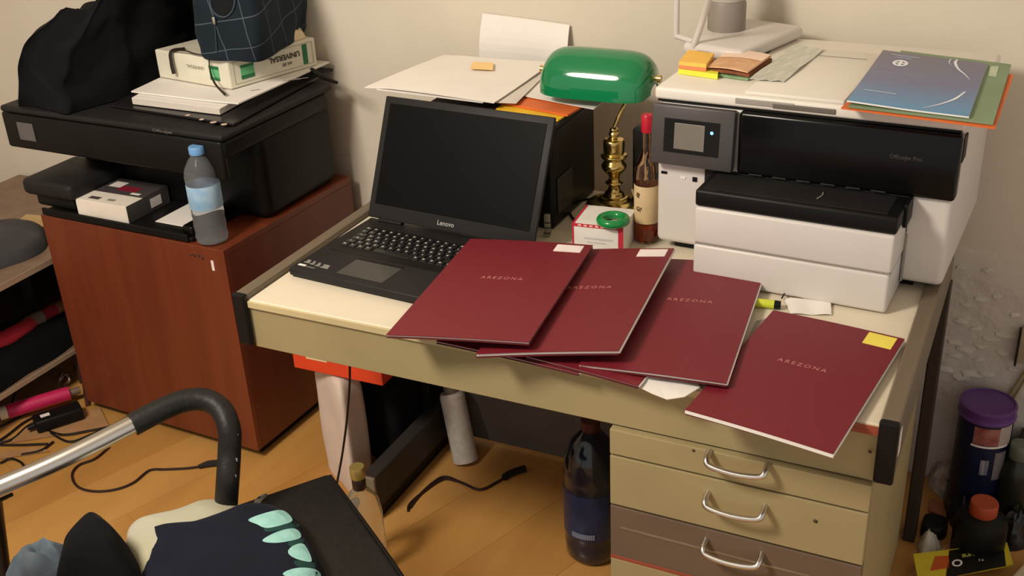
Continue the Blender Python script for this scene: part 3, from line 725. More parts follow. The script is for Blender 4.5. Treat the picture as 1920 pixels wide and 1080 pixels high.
folder('burgundy folder lying lowest at desk edge under the leftmost folder', [(818, 640), (1085, 700), (1190, 560), (960, 510)], [Z0+.006]*4, txt=None, th=.004, back_drop=.004)
folder('burgundy folder lying lowest under the third folder with crumpled tissue below', [(985, 668), (1196, 724), (1330, 560), (1150, 520)], [Z0+.011, Z0+.011, Z0+.011, Z0+.011], txt=None, back_drop=.004)
folder('burgundy folder, third from left, with white label, over white tissue', [(1085, 684), (1362, 719), (1438, 496), (1200, 484)], [.768, .776, .770, .768], m_label, (.75, .905, .955, .985), (.54, .60), back_drop=.006)
folder('burgundy folder, second from left, tilted with its white pages showing', [(893, 664), (1160, 658), (1264, 466), (1030, 470)], [.776, .800, .800, .782], m_label, (.74, .905, .96, .985), (.52, .58), back_drop=.007)
folder('leftmost burgundy folder overlapping the laptop keyboard', [(724, 628), (992, 642), (1112, 460), (882, 448)], [.787, .806, .806, .794], m_label, (.73, .90, .94, .978), (.50, .575), pin=(-1, 0), back_drop=.005)
folder('rightmost burgundy folder with a yellow sticky note, apart from the others', [(1285, 768), (1562, 851), (1696, 636), (1450, 582)], [Z0+.011, Z0+.013, Z0+.013, Z0+.011], m_yel, (.75, .875, .955, .985), (.48, .56), pin=(.4, 1), back_drop=.008)
# tissue
ts = thing('crumpled_tissue', 'white crumpled tissue under the front edge of the third folder', 'tissue', at(1250, 720, z=.753))
tp = [at(1183, 704, z=.7575), at(1190, 722, z=.756), at(1222, 738, z=.755), at(1250, 749, z=.753), at(1283, 744, z=.755), at(1312, 726, z=.757), at(1300, 690, z=.757), at(1230, 680, z=.757)]
mb = MB(); t = bmesh.new(); ctr = at(1248, 708, z=.7585); cv = t.verts.new(ctr); rr = [t.verts.new(p) for p in tp]
mids = [t.verts.new((ctr+p)/2+Vector((0, 0, random.uniform(-.001, .002)))) for p in tp]
for i in range(8):
    j = (i+1) % 8; t.faces.new((cv, mids[i], mids[j])); t.faces.new((mids[i], rr[i], rr[j])); t.faces.new((mids[i], rr[j], mids[j]))
low = [t.verts.new(v.co-Vector((0, -.003, .003))) for v in rr]; lc = t.verts.new(ctr-Vector((0, 0, .014)))
for i in range(8): j = (i+1) % 8; t.faces.new((rr[i], low[i], low[j], rr[j])); t.faces.new((low[i], lc, low[j]))
mb._merge(t); mb.build('tissue_sheet', m_paper, ts)
# highlighter and receipt
hl = thing('highlighter', 'yellow highlighter with black cap behind the third folder', 'marker', at(1440, 570, z=.752))
a = at(1405, 566, z=.759); b_ = at(1452, 571, z=.759); c_ = at(1464, 572, z=.759)
MB().cyl(a, b_, .008).build('barrel', M('neon_yellow', (206, 214, 60), .4), hl, SM)
MB().cyl(b_, c_, .0082, .0075).build('cap', m_blk, hl, SM)
MB().box(*(lambda p: (p.x-.0015, p.x+.0015, p.y-.002, p.y+.03, .757, .7595))(at(1466, 560, z=.757)), .001).build('clip', m_blk, hl)
o = MB().sheet(qd([(1482, 588), (1559, 590), (1557, 562), (1470, 560)], .753), .0008, 12, 4, lambda a, b_: Vector((0, 0, .0012*math.sin(a*9)+.003*a*b_))).build('receipt', m_paper); tag(o, 'small creased receipt in front of the white printer', 'paper')
o = MB().sheet(qd([(1418, 602), (1400, 640), (1430, 610), (1440, 596)], .7515), .0006, 1, 1).build('paper_slip', m_seam); tag(o, 'narrow printed slip between third and fourth folders', 'paper')

# ================================================================== white printer
WP = frame(.666, .484, .7505, -.045)
wp = thing('white_printer', 'large white office printer with black front and touch screen on the desk', 'printer', WP @ Vector((.28, .2, 0)))
MB(WP).box(0, .554, .0, .43, .0185, .316, .012, 3).build('body', m_white, wp, SM)
MB(WP).box(.03, .50, .03, .40, 0, .019).build('base', m_blk, wp)
lidp = MB(WP).box(-.004, .558, -.006, .432, .3175, .341, .006, 3).build('scanner_lid', m_whitetop, wp, SM)
MB(WP).box(.002, .552, -.002, .425, .3135, .3185).build('lid_gap', m_blk, wp)
# black front, opening and tray
MB(WP).box(.165, .557, -.014, .02, .190, .3125, .008, 3).build('front_door', m_blkgloss, wp, SM, label='glossy black front door')
MB(WP).box(.5545, .5585, .01, .05, .255, .30, .002).build('side_latch', m_blk, wp)
MB(WP).box(.10, .482, -.006, .01, .115, .1895, .003).build('output_opening', M('deep_black', (9, 9, 9), .6), wp)
cp = MB(WP @ Matrix.Translation((0, -.012, .312)) @ Matrix.Rotation(-.10, 4, 'X')).box(-.003, .161, -.008, .012, -.116, .0, .004, 2).build('control_panel', m_dk, wp, SM, label='grey control panel')
CP = WP @ Matrix.Translation((0, -.012, .312)) @ Matrix.Rotation(-.10, 4, 'X')
MB(CP).box(.024, .134, -.009, -.0075, -.09, -.024, .0005).build('screen_bezel', m_blk, cp)
MB(CP).box(.045, .105, -.0098, -.0085, -.082, -.032, .0003).build('touch_screen', M('grey_touch_screen', (122, 116, 106), .25), cp)
led = bpy.data.materials.new('blue_led'); led.use_nodes = True; e_ = led.node_tree.nodes['Principled BSDF']; e_.inputs['Base Color'].default_value = (.1, .3, .9, 1); e_.inputs['Emission Color'].default_value = (.15, .4, 1, 1); e_.inputs['Emission Strength'].default_value = 3
mb = MB(CP @ Matrix.Translation((.119, -.0094, -.044)) @ Matrix.Rotation(pi/2, 4, 'X')); mb.lathe([(.0032, 0), (.0028, .0008)], n=14); mb.build('status_light', led, cp, label='blue light')
T0, T1 = .118, .482
MB(WP).box(T0, T1, -.108, .02, .154, .187, .006, 3).build('output_tray', m_blk, wp, SM, label='black output tray')
MB(WP).box(T0+.012, T1-.02, -.098, -.012, .1868, .1882, .0006).build('tray_extender', m_blk2, wp)
MB(WP).box(T1-.002, T1+.006, -.05, .01, .145, .19, .003).build('tray_side', m_blk, wp, SM)
MB(WP).box(T0+.001, T1-.001, -.110, .02, .080, .1535, .006, 3).build('upper_paper_tray', m_white, wp, SM)
MB(WP).box(T0+.003, T1-.003, -.108, .02, .077, .081).build('tray_gap', m_seam, wp)
MB(WP).box(T0+.0005, T1-.003, -.111, .02, .003, .0785, .006, 3).build('lower_paper_tray', m_white, wp, SM)
MB(WP).box(T0-.004, T0+.002, -.006, .015, .02, .115, .003).build('front_recess', m_seam, wp)
MB(WP).box(T1-.002, T1+.003, -.006, .015, .02, .115, .003).build('front_recess', m_seam, wp)
mb = MB(WP).box(.010, .022, -.0018, .0, .166, .171).box(.075, .084, -.0018, 0, .158, .167); mb.build('usb_port', m_blk, wp)
MB(WP).box(.05, .06, -.0016, 0, .1605, .1645).build('power_button', M('pale_button', (244, 240, 236), .3), wp)
text('OfficeJet Pro', .0105, lambda a, b_: WP @ Vector((.468+a, -.0142, .262+b_)), 'brand_lettering', M('dim_grey_lettering', (70, 68, 66), .4), wp)
mb = MB(WP)
for k in range(6): mb.box(.19+.045*k, .215+.045*k, -.0145, -.0140, .193, .1945)
mb.build('roller_marks', m_dk, wp)
MB(WP).tube([(.335, -.075, .189), (.34, -.06, .190), (.338, -.045, .1895)], .0012, 6).build('tray_catch', m_seam, wp)
# lid top: document feeder
adf = MB(WP).box(.17, .352, .0, .33, .3405, .349, .004, 2).build('feeder_cover', m_whitetop, wp, SM)
MB(WP).box(.353, .54, .0, .36, .3405, .3465, .004, 2).build('feeder_tray', m_whitetop, wp, SM)
MB(WP).box(.352, .3535, .0, .34, .340, .3466).build('feeder_seam', m_seam, wp)
MB(WP).box(.235, .33, .275, .279, .3488, .3495).build('feeder_slot', m_seam, adf)
MB(WP).box(.12, .128, .12, .36, .3405, .342).build('lid_groove', M('dark_groove', (96, 88, 80), .6), wp)
g_ = MB(WP).box(.155, .265, -.0075, -.004, .325, .336, .003, 2).build('lid_grip', M('grip_grey', (160, 154, 146), .5), lidp)
MB(WP).box(.225, .34, -.008, -.004, .3235, .3335, .002, 2).build('grip_painted_shadow', M('grip_dark', (108, 100, 92), .6), lidp)  # solid dark strip painting the shade of the grip recess
# ---- things on the white printer
WZ = .7505+.341+.0008
rt = thing('desk_device_base', 'white square base with a grey cylinder and two thin arms on the printer', 'device', (.70, .84, WZ))
RT = frame(.66, .70, WZ, -.28)
MB(RT).box(-.02, .125, .0, .25, 0, .028, .012, 4).build('base', m_white, rt, SM)
MB(RT).box(.018, .050, -.001, .004, .006, .016, .001).build('front_mark', m_seam, rt)
pc = at(1362, 52, z=WZ+.03)
MB(frame(pc.x, pc.y, WZ+.028)).lathe([(.040, 0), (.040, .055), (.037, .062), (0, .062)], n=40).build('grey_cylinder', M('warm_grey_cylinder', (140, 130, 120), .5), rt, SM)
MB(frame(pc.x, pc.y, WZ+.0905)).lathe([(.037, 0), (.037, .006), (.028, .01), (.028, .05), (0, .05)], n=40).build('collar', M('pale_grey_collar', (176, 170, 158), .5), rt, SM)
a0 = at(1300, 88, z=WZ+.02); 
MB().tube([a0, at(1317, 40, z=WZ+.075), at(1330, -5, z=WZ+.13), at(1336, -30, z=WZ+.16)], .0065, 10).build('slanted_arm', m_white, rt, SM)
a1 = at(1268, 68, z=WZ+.03)
MB().cyl(a1, a1+Vector((0, 0, .16)), .006).build('upright_arm', m_white, rt, SM)
MB().cyl(a1, at(1300, 78, z=WZ+.03), .0055).build('arm_joint', m_white, rt, SM)
# sticky notes
nt_ = [('yellow_notes', 'lime yellow sticky note pad at the bottom of the small note stack', M('lime_note', (232, 228, 70), .7), 0, .010), ('orange_notes', 'orange sticky note pad in the middle of the note stack', M('coral_note', (240, 140, 92), .7), .0105, .006), ('amber_notes', 'amber sticky note pad topmost of the note stack on the printer', M('amber_note', (250, 196, 92), .7), .017, .008)]
for nm, lb, mt, dz, h in nt_:
    c = [Vector((p.x, p.y, WZ+dz+h/2)) for p in qd([(1273, 114), (1324, 119), (1339, 99), (1291, 92)] if dz else [(1272, 114), (1346, 124), (1352, 103), (1291, 92)], WZ+.026)]
    o = MB().sheet(c, h, 2, 2).build(nm, mt); tag(o, lb, 'sticky notes')
wl = thing('banknote_bundle', 'folded orange brown and green banknotes on the front of the printer lid', 'banknotes', at(1385, 130, z=WZ))
wq = qd([(1328, 124), (1403, 134), (1446, 104), (1366, 95)], WZ+.018)
def wqq(z, grow=0, dx=0): 
    c_ = sum(wq, Vector())/4; return [Vector((c_.x+(p.x-c_.x)*(1+grow)+dx, c_.y+(p.y-c_.y)*(1+grow), z)) for p in wq]
MB().sheet(wqq(WZ+.003, .03), .005, 4, 4).build('green_notes', M('green_note_paper', (126, 156, 110), .7, var=.15, vs=60), wl)
MB().sheet(wqq(WZ+.0095, 0, .002), .006, 4, 4, lambda a, b_: Vector((0, 0, .002*math.sin(a*pi)))).build('brown_notes', M('brown_note_paper', (130, 72, 40), .7, var=.2, vs=60), wl)
MB().sheet(wqq(WZ+.0165, .02, -.001), .003, 6, 4, lambda a, b_: Vector((0, 0, .003*math.sin(a*pi)))).build('top_note', M('orange_note_paper', (206, 152, 104), .7, rgb2=(226, 184, 144), vs=40), wl)
c5 = wqq(WZ+.0193); c5 = [c5[3].lerp(c5[0], .45), c5[2].lerp(c5[1], .4), c5[2], c5[3]]
MB().sheet(c5, .0006, 4, 2, lambda a, b_: Vector((0, 0, .003*math.sin(a*pi)))).build('pink_note', M('pale_pink_paper', (240, 212, 190), .7), wl)
o = MB().sheet(qd([(1405, 148), (1470, 152), (1545, 92), (1490, 84)], WZ+.0105), .001, 8, 8, lambda a, b_: Vector((0, 0, .0015*math.sin(a*17+b_*9)))).build('plastic_sleeve', M('clear_sleeve', (214, 212, 198), .15, rgb2=(196, 200, 186), vs=26)); tag(o, 'clear plastic sleeve beside the banknotes on the printer lid', 'plastic sleeve')
# brochures
of = MB().sheet(qd([(1577, 203), (1866, 241), (1900, 142), (1690, 100)], WZ+.0095), .003, 4, 4).build('orange_folder', m_orange); tag(of, 'orange card folder lowest of the brochures overhanging the white printer', 'folder')
o = MB().sheet(qd([(1590, 200), (1862, 233), (1896, 122), (1690, 96)], WZ+.0135), .003, 4, 4).build('green_folder', M('sage_green_card', (118, 138, 100), .6, rgb2=(134, 156, 124), vs=5)); tag(o, 'sage green folder between orange folder and blue brochure', 'folder')
gs = MB().sheet(qd([(1853, 142), (1868, 144), (1873, 124), (1857, 124)], WZ+.0156), .0005, 1, 1).build('label', M('pale_green_label', (186, 200, 170), .6), None)
gs.parent = o
bl = thing('blue_brochure', 'blue brochure with white arcs and a round emblem on the green folder', 'brochure', at(1720, 160, z=WZ+.016))
bcn = qd([(1588, 190), (1817, 218), (1852, 120), (1656, 94)], WZ+.020)
fnb = lambda a, b_: Vector((0, 0, .006*(abs(a-.0)-1)**2*0+.005*max(0, .5-a)*(1-b_)))
mb_blue = M('blue_gradient_print', (62, 70, 120), .25, coat=.3)
N, L, b = nodes(mb_blue)
at_ = N.new('ShaderNodeUVMap'); sx = N.new('ShaderNodeSeparateXYZ'); L.new(at_.outputs[0], sx.inputs[0])
cr = N.new('ShaderNodeValToRGB'); cr.color_ramp.elements[0].position = 0; cr.color_ramp.elements[0].color = lin((40, 130, 186)); cr.color_ramp.elements[1].position = 1; cr.color_ramp.elements[1].color = lin((74, 68, 96))
e2 = cr.color_ramp.elements.new(.4); e2.color = lin((70, 84, 138)); L.new(sx.outputs[1], cr.inputs[0]); L.new(cr.outputs[0], b.inputs['Base Color'])
MB().sheet([p-Vector((0, 0, .002)) for p in bcn], .003, 8, 8, fnb).build('pages', m_paper, bl)
cv_ = MB().sheet(bcn, .0008, 8, 8, fnb).build('cover', mb_blue, bl)
uvl = cv_.data.uv_layers.new(name='UVMap')
dv = (bcn[3]-bcn[0]); dvn = dv.length
for lp in cv_.data.loops:
    co = cv_.data.vertices[lp.vertex_index].co+OFF[cv_]-bcn[0]; uvl.data[lp.index].uv = (0, co.dot(dv)/dvn**2)
PB = patch(bcn); onb = lambda a, b_: PB(a, b_)+fnb(a, b_)+Vector((0, 0, .0008))
mw = M('white_print', (232, 236, 244), .4)
def arc(pts, w, name='white_arc'):
    S_ = spline([Vector((a, b_, 0)) for a, b_ in pts], 8); mb = MB(); t = bmesh.new(); prev = None
    n = len(S_)
    for i, p in enumerate(S_):
        d = (S_[min(i+1, n-1)]-S_[max(0, i-1)]).normalized(); q_ = Vector((-d.y, d.x, 0)); ww = w*(1-abs(2*i/(n-1)-.6)*.6)
        pr2 = (t.verts.new(onb(*(p+q_*ww).xy)), t.verts.new(onb(*(p-q_*ww).xy)))
        if prev: t.faces.new((prev[0], pr2[0], pr2[1], prev[1]))
        prev = pr2
    mb._merge(t); return mb.build(name, mw, bl)
arc([(.72, 1.0), (.715, .93), (.76, .82), (.84, .72), (.90, .63)], .014); arc([(.66, 1.0), (.66, .92), (.69, .86)], .005)
arc([(.90, .40), (.84, .25), (.74, .13), (.62, .03)], .012)
mb = MB(); t = bmesh.new(); R1 = []
for rr_ in (.034, .056): 
    R1.append([t.verts.new(onb(.235+rr_*1.3*math.cos(a), .775+rr_*1.15*math.sin(a))) for a in [2*pi*k/24 for k in range(24)]])
for k in range(24): t.faces.new((R1[0][k], R1[0][(k+1) % 24], R1[1][(k+1) % 24], R1[1][k]))
for (a0, a1) in ((.25, .28),): t.faces.new([t.verts.new(onb(*p)) for p in ((a0-.03, .735), (a1-.03, .735), (a1-.03, .815), (a0-.03, .815))])
t.faces.new([t.verts.new(onb(*p)) for p in ((.195, .765), (.275, .765), (.275, .785), (.195, .785))])
mb._merge(t); mb.build('round_emblem', mw, bl)
mb = MB(); t = bmesh.new()
for (b0, a0, a1, hh) in ((.915, .10, .38, .020), (.875, .16, .32, .018), (.19, .08, .36, .024)):
    a = a0
    while a < a1:
        w_ = random.uniform(.006, .016); t.faces.new([t.verts.new(onb(*p)) for p in ((a, b0), (min(a1, a+w_), b0), (min(a1, a+w_), b0+hh), (a, b0+hh))]); a += w_+.004
mb._merge(t); mb.build('lettering_rows', M('pale_blue_print', (176, 190, 216), .5), bl)

# ================================================================== under the desk
kb = thing('white_paper_bag', 'tall white paper bag standing under the left end of desk', 'bag', at(650, 890, z=0))
KB = [at(615, 868, z=0), at(648, 930, z=0), at(690, 868, z=0)]
c = [at(610, 872, z=0), at(664, 936, z=0), at(704, 900, z=0), at(656, 846, z=0)]
softbuild(c, .001, .33, 'bag_paper', m_kraft, kb, inset=.0, wr=.006, seed=8, n=12)
oz = .338
oa = at(552, 689, z=oz); ob2 = at(718, 724, z=oz); oang = math.atan2(ob2.y-oa.y, ob2.x-oa.x); ol = (ob2-oa).length
ob_ = thing('orange_box_lid', 'flat red orange cardboard lid lying on the white paper bag', 'lid', (oa+ob2)/2)
OB = Matrix.Translation(oa) @ Matrix.Rotation(oang, 4, 'Z') @ Matrix.Translation((.14, .09, 0))
MB(OB).box(-.14, ol-.14, -.09, .09, 0, .05, .002).build('lid_card', m_orange2, ob_)
MB(OB).box(-.10, -.04, -.091, -.0895, .034, .051).build('torn_edge', M('cream_torn_card', (220, 196, 150), .8), ob_)
kc = thing('hanging_cable', 'thin black cable hanging in front of the white paper bag', 'cable', at(640, 800, y=.25))
MB().tube([at(656, 688, y=.14), at(655, 730, y=.15), at(650, 790, y=.16), at(642, 850, y=.16), at(632, 905, y=.15), at(622, 960, y=.13), at(628, 1060, y=.10), at(640, 1150, y=.09), at(650, 1210, z=.004), at(690, 1230, z=.004)], .0026, 8).build('cord', m_cord, kc, SM)
bk = thing('black_bag', 'black soft bag behind the foot rail beside the white paper bag', 'bag', (-.08, .60, 0))
c = [Vector((-.10, .50, 0)), Vector((-.025, .50, 0)), Vector((-.025, .72, 0)), Vector((-.12, .72, 0))]
softbuild([Vector((-.16, .535, 0)), Vector((-.027, .50, 0)), Vector((-.027, .74, 0)), Vector((-.16, .76, 0))], .001, .50, 'bag_body', m_coat, bk, inset=.05, wr=.01, seed=5, n=10)
# white cylinder
ck = thing('white_spray_can', 'leaning white aerosol can under the desk behind the foot rail', 'can', (.1, .62, 0))
p0 = Vector((.112, .60, .004)); p1 = at(848, 742, y=.635)
MB().cyl(p0, p1, .033, .033, 28).build('can_body', M('white_print_metal', (206, 200, 192), .45, var=.08, vs=60), ck, SM)
ax = (p1-p0).normalized()
MB().tube([p1, p1+ax*.006, p1+ax*.01], lambda q_: .0335-.004*q_, 28, 1).build('shoulder', m_white, ck, SM)
MB().cyl(p1+ax*.008, p1+ax*.045, .019, .019, 24).build('cap', M('grey_cap', (120, 112, 100), .4), ck, SM)
# dark bottle
db = thing('blue_bottle', 'large dark blue plastic bottle with red cap standing beside the desk drawers', 'bottle', (.60, .35, 0))
dx_, dy_ = .552, .395
dz_ = .0008
MB(frame(dx_, dy_, dz_) @ Matrix.Diagonal((1.14, 1.14, 1, 1))).lathe([(0, .004), (.045, 0), (.053, .012), (.055, .05), (.053, .06), (.055, .07), (.055, .20), (.053, .21), (.055, .22), (.052, .265), (.040, .305), (.022, .33), (.0155, .337), (.0155, .345)], n=36).build('bottle_body', M('dark_blue_plastic', (14, 20, 38), .15, coat=.5), db, SM)
MB(frame(dx_, dy_, dz_) @ Matrix.Diagonal((1.14, 1.14, 1, 1))).lathe([(.0556, .075), (.056, .077), (.056, .195), (.0556, .197)], n=36, cap=False).build('label', M('navy_label', (26, 40, 74), .35, var=.2, vs=20), db, SM)
MB(frame(dx_, dy_, dz_) @ Matrix.Diagonal((1.14, 1.14, 1, 1))).lathe([(.018, .338), (.0185, .34), (.0185, .362), (0, .364)], n=24).build('cap', M('dark_red_cap', (70, 22, 24), .4), db, SM, label='dark red cap')
mb = MB(frame(dx_, dy_, dz_) @ Matrix.Diagonal((1.14, 1.14, 1, 1)))
for k in range(12):
    a = -1.9+.07*k; mb.box(.0562*math.cos(a)-.0022, .0562*math.cos(a)+.0022, .0562*math.sin(a)-.0022, .0562*math.sin(a)+.0022, .084, .096)
mb.build('label_print', M('grey_blue_print', (112, 118, 136), .5), db)
# small glass bottle near the chair
gx, gy = at(669, 875, z=.279).xy
gb = thing('glass_bottle', 'clear glass bottle with a gold cap standing beside the paper bag', 'bottle', (gx, gy, 0))
MB(frame(gx, gy, .0008)).lathe([(0, .006), (.038, 0), (.044, .006), (.044, .155), (.040, .185), (.022, .212), (.0145, .222), (.0145, .235)], n=32).build('glass_body', M('clear_glass', (226, 226, 214), .05, ior=1.2, trans=.92, var=.01), gb, SM)
MB(frame(gx, gy, .0008)).lathe([(.0148, .222), (.0155, .223), (.0155, .250), (.0148, .251)], n=24, cap=False).build('neck_sleeve', M('dark_brown_sleeve', (40, 24, 20), .4), gb, SM)
MB(frame(gx, gy, .0008)).lathe([(.0165, .251), (.0172, .253), (.0172, .276), (.0160, .279), (0, .279)], n=24).build('cap', M('gold_cap', (176, 158, 92), .35, .6), gb, SM, label='gold cap')
# cables on the floor
c1_ = thing('power_cable', 'dark power cable with connector lying on floor under desk', 'cable', at(880, 900, z=0))
MB().tube([at(u, v, z=.004) for u, v in ((768, 952), (785, 930), (812, 905), (835, 894), (868, 906), (900, 918), (930, 905), (955, 890))], .0035, 8).build('cord', M('dark_red_brown_cord', (40, 20, 16), .5), c1_, SM)
MB().tube([at(u, v, z=.004) for u, v in ((765, 958), (768, 945), (790, 925), (830, 899), (860, 903))], .003, 8).build('cord', M('dark_red_brown_cord', (40, 20, 16), .5), c1_, SM)
MB().tube([at(u, v, z=.010) for u, v in ((945, 895), (960, 886), (985, 878))], .009, 8, 3).build('connector', m_cord, c1_, SM)
c2_ = thing('charging_cable', 'thin dark cable looping on the floor in front of cherry cabinet', 'cable', at(250, 900, z=0))
MB().tube([at(u, v, z=.004) for u, v in ((205, 838), (178, 860), (148, 872), (135, 890), (145, 912), (175, 921), (215, 918), (250, 905), (280, 882), (310, 880), (350, 878), (380, 874))], .0032, 8).build('cord', M('dark_red_brown_cord', (40, 20, 16), .5), c2_, SM)
MB().tube([at(372, 875, z=.008), at(390, 870, z=.008), at(410, 868, z=.008)], lambda q_: .005+.004*min(1, q_*2), 8, 3).build('connector', m_cord, c2_, SM)

# ================================================================== right of the desk
tb = thing('plastic_tub', 'dark blue tub with a purple lid against the wall right of desk', 'tub', (1.33, .885, 0))
tx, ty, tz0 = 1.326, .895, .0008
TR = .061
MB(frame(tx, ty, tz0)).lathe([(0, .002), (TR*.92, 0), (TR*.96, .01), (TR*.97, .280)], n=40).build('tub_body', M('navy_tub', (18, 25, 54), .4, var=.15, vs=14), tb, SM)
MB(frame(tx, ty, tz0)).lathe([(TR*.96, .260), (TR*1.03, .262), (TR*1.04, .267), (TR*1.0, .269), (TR*1.0, .283), (TR*1.03, .286), (TR*1.02, .291), (TR*.93, .293), (TR*.92, .290), (0, .2895)], n=48).build('lid', M('purple_plastic', (100, 62, 128), .35), tb, SM, label='purple round lid')
def curved(r, a0, a1, z0, z1, name, mat, par, cx, cy, zb):
    mb = MB(frame(cx, cy, zb)); n = 10
    for k in range(n):
        b0 = a0+(a1-a0)*k/n; b1 = a0+(a1-a0)*(k+1)/n
        mb.prism([(r*math.cos(b0), r*math.sin(b0), z0), (r*math.cos(b1), r*math.sin(b1), z0), (r*math.cos(b1), r*math.sin(b1), z1), (r*math.cos(b0), r*math.sin(b0), z1)], (.0006*math.cos((b0+b1)/2), .0006*math.sin((b0+b1)/2), 0))
    return mb.build(name, mat, par)
curved(TR*.975, -1.9, -.95, .21, .255, 'red_emblem', M('dark_red_label', (120, 44, 46), .5, rgb2=(170, 110, 100), vs=40), tb, tx, ty, tz0)
curved(TR*.975, -.95, -.35, .205, .258, 'pale_panel', M('pale_label', (170, 158, 150), .5), tb, tx, ty, tz0)
curved(TR*.98, -1.95, -.5, .203, .208, 'pale_line', m_label, tb, tx, ty, tz0)
curved(TR*.975, -1.5, -1.2, .13, .17, 'barcode', M('barcode_label', (170, 166, 176), .5, rgb2=(70, 66, 80), vs=300, stretch=(1, 1, .02)), tb, tx, ty, tz0)
curved(TR*.975, -1.0, -.5, .115, .19, 'text_panel', M('grey_text_panel', (120, 112, 112), .5, var=.1, vs=80), tb, tx, ty, tz0)
# low cardboard things around it
bp_ = thing('black_panel_box', 'dark upright box standing against the wall right of the purple lidded tub', 'box', (1.50, .93, 0))
MB().box(1.405, 1.60, .925, .972, 0, .195, .003).build('box_card', M('dark_brown_card', (48, 40, 32), .7), bp_)
gy_ = thing('grey_cap_bottle', 'dark bottle with a grey screw cap at the right picture edge', 'bottle', (1.42, .85, 0))
gx2, gy2 = 1.408, .87
MB(frame(gx2, gy2, .0008)).lathe([(0, .003), (.032, 0), (.036, .006), (.036, .13), (.028, .16), (.018, .175), (.018, .185)], n=28).build('bottle_body', M('dark_green_plastic', (34, 36, 28), .3), gy_, SM)
MB(frame(gx2, gy2, .0008)).lathe([(.022, .177), (.023, .179), (.023, .211), (.021, .214), (0, .214)], n=28).build('cap', M('sage_grey_cap', (106, 110, 98), .4), gy_, SM, label='grey green cap')
jb = thing('orange_cap_jar', 'black jar with a wide orange screw cap on the floor before the tub', 'jar', (1.36, .73, 0))
jx, jy = 1.353, .715
MB(frame(jx, jy, .0008)).lathe([(0, .003), (.05, 0), (.056, .008), (.056, .085), (.05, .105), (.028, .115), (.028, .12)], n=32).build('jar_body', m_blk, jb, SM)
MB(frame(jx, jy, .0008)).lathe([(.028, .114), (.0295, .116), (.0295, .142), (.028, .145), (0, .145)], n=32).build('cap', M('burnt_orange_cap', (172, 74, 44), .45), jb, SM, label='orange cap')
def crumple(name, label, cat, px, z, h, mat, seed, pn='sheet', wr=.02):
    o = thing(name, label, cat, sum((at(u, v, z=z) for u, v in px), Vector())/len(px))
    pts = [at(u, v, z=z) for u, v in px]
    MB().mound([(p.x, p.y) for p in pts], z, h, rings=8, p=1.6, q=1.2, wr=wr, ws=38, seed=seed, sub=3).build(pn, mat, o, math.radians(25)); return o
crumple('crumpled_newspaper', 'crumpled grey printed paper leaning by the desk leg and tub', 'paper', [(1738, 900), (1762, 872), (1788, 880), (1798, 912), (1772, 934), (1758, 930)], .0008, .05, M('newsprint', (196, 188, 178), .8, rgb2=(120, 110, 102), vs=30, bump=.2), 3)
crumple('black_plastic_bag', 'black crumpled plastic bag on the floor between tub and jar', 'bag', [(1775, 930), (1800, 918), (1835, 935), (1828, 985), (1800, 1000), (1775, 975)], .0008, .05, M('black_film', (24, 23, 23), .25), 6, 'bag_film')
crumple('silver_wrapper', 'dark silver crumpled wrapper right of the orange capped jar', 'wrapper', [(1872, 905), (1905, 890), (1925, 930), (1918, 965), (1880, 960)], .0008, .07, M('silver_film', (84, 84, 82), .3, .3, rgb2=(36, 36, 36), vs=30), 8, 'wrapper_film')
crumple('dark_rubbish_bag', 'black rubbish bag behind the yellow and black pack', 'bag', [(1868, 968), (1920, 960), (1935, 1010), (1905, 1035), (1862, 1015)], .0008, .06, M('black_film', (24, 23, 23), .25), 9, 'bag_film')
crumple('white_tissue', 'white crumpled tissue beside the foot of the desk leg', 'tissue', [(1722, 1018), (1738, 1008), (1762, 1018), (1764, 1036), (1740, 1046), (1722, 1040)], .0008, .03, M('white_tissue_paper', (190, 184, 172), .8), 12)
dd = thing('black_pouch', 'small black pouch on floor beside the desk leg', 'pouch', at(1748, 998, z=.0))
softbuild([at(1722, 1010, z=0), at(1772, 1016, z=0), at(1778, 985, z=0), at(1728, 975, z=0)], .0008, .03, 'pouch_body', m_blk, dd, inset=.05, wr=.002, n=6)
for (pts, lb, mt) in (([(1742, 958), (1768, 968), (1770, 945), (1745, 935)], 'reddish cardboard scrap on the floor left of black bag', (150, 92, 70)), ([(1780, 1030), (1810, 1030), (1812, 990), (1790, 975)], 'pinkish cardboard scrap on floor left of the jar', (172, 112, 86)), ([(1758, 1040), (1812, 1036), (1806, 1020), (1770, 1022)], 'pale cardboard scrap above the yellow pack', (196, 150, 118))):
    o = MB().sheet(qd(pts, .003+.004*random.random()), .0025, 2, 2).build('cardboard_scrap', M('scrap_%d' % mt[1], mt, .8, var=.12, vs=30)); tag(o, lb, 'cardboard')
# yellow and black pack
gp = thing('glue_pack', 'yellow and black super glue pack at the lower right corner', 'packet', at(1810, 1050, z=.02))
gc = qd([(1722, 1092), (1900, 1060), (1888, 1018), (1712, 1040)], .035)
gcc = [gc[0], gc[1], gc[2], gc[3]]
MB().sheet(gcc, .004, 4, 2).build('card', M('yellow_card_print', (214, 196, 52), .5), gp)
PG = patch(gcc); ong = lambda a, b_, l=.0024: PG(a, b_)+Vector((0, 0, l))
MB().sheet([ong(.28, -.05), ong(.92, .0), ong(.96, .98), ong(.38, .95)], .001, 2, 2).build('black_panel', M('black_print', (22, 20, 18), .4), gp)
MB().sheet([ong(.14, .30), ong(.34, .30), ong(.36, .75), ong(.22, .8)], .001, 2, 2).build('orange_panel', M('orange_red_print', (196, 90, 36), .5), gp)
ww_, hh_ = (gc[1]-gc[0]).length, (gc[3]-gc[0]).length
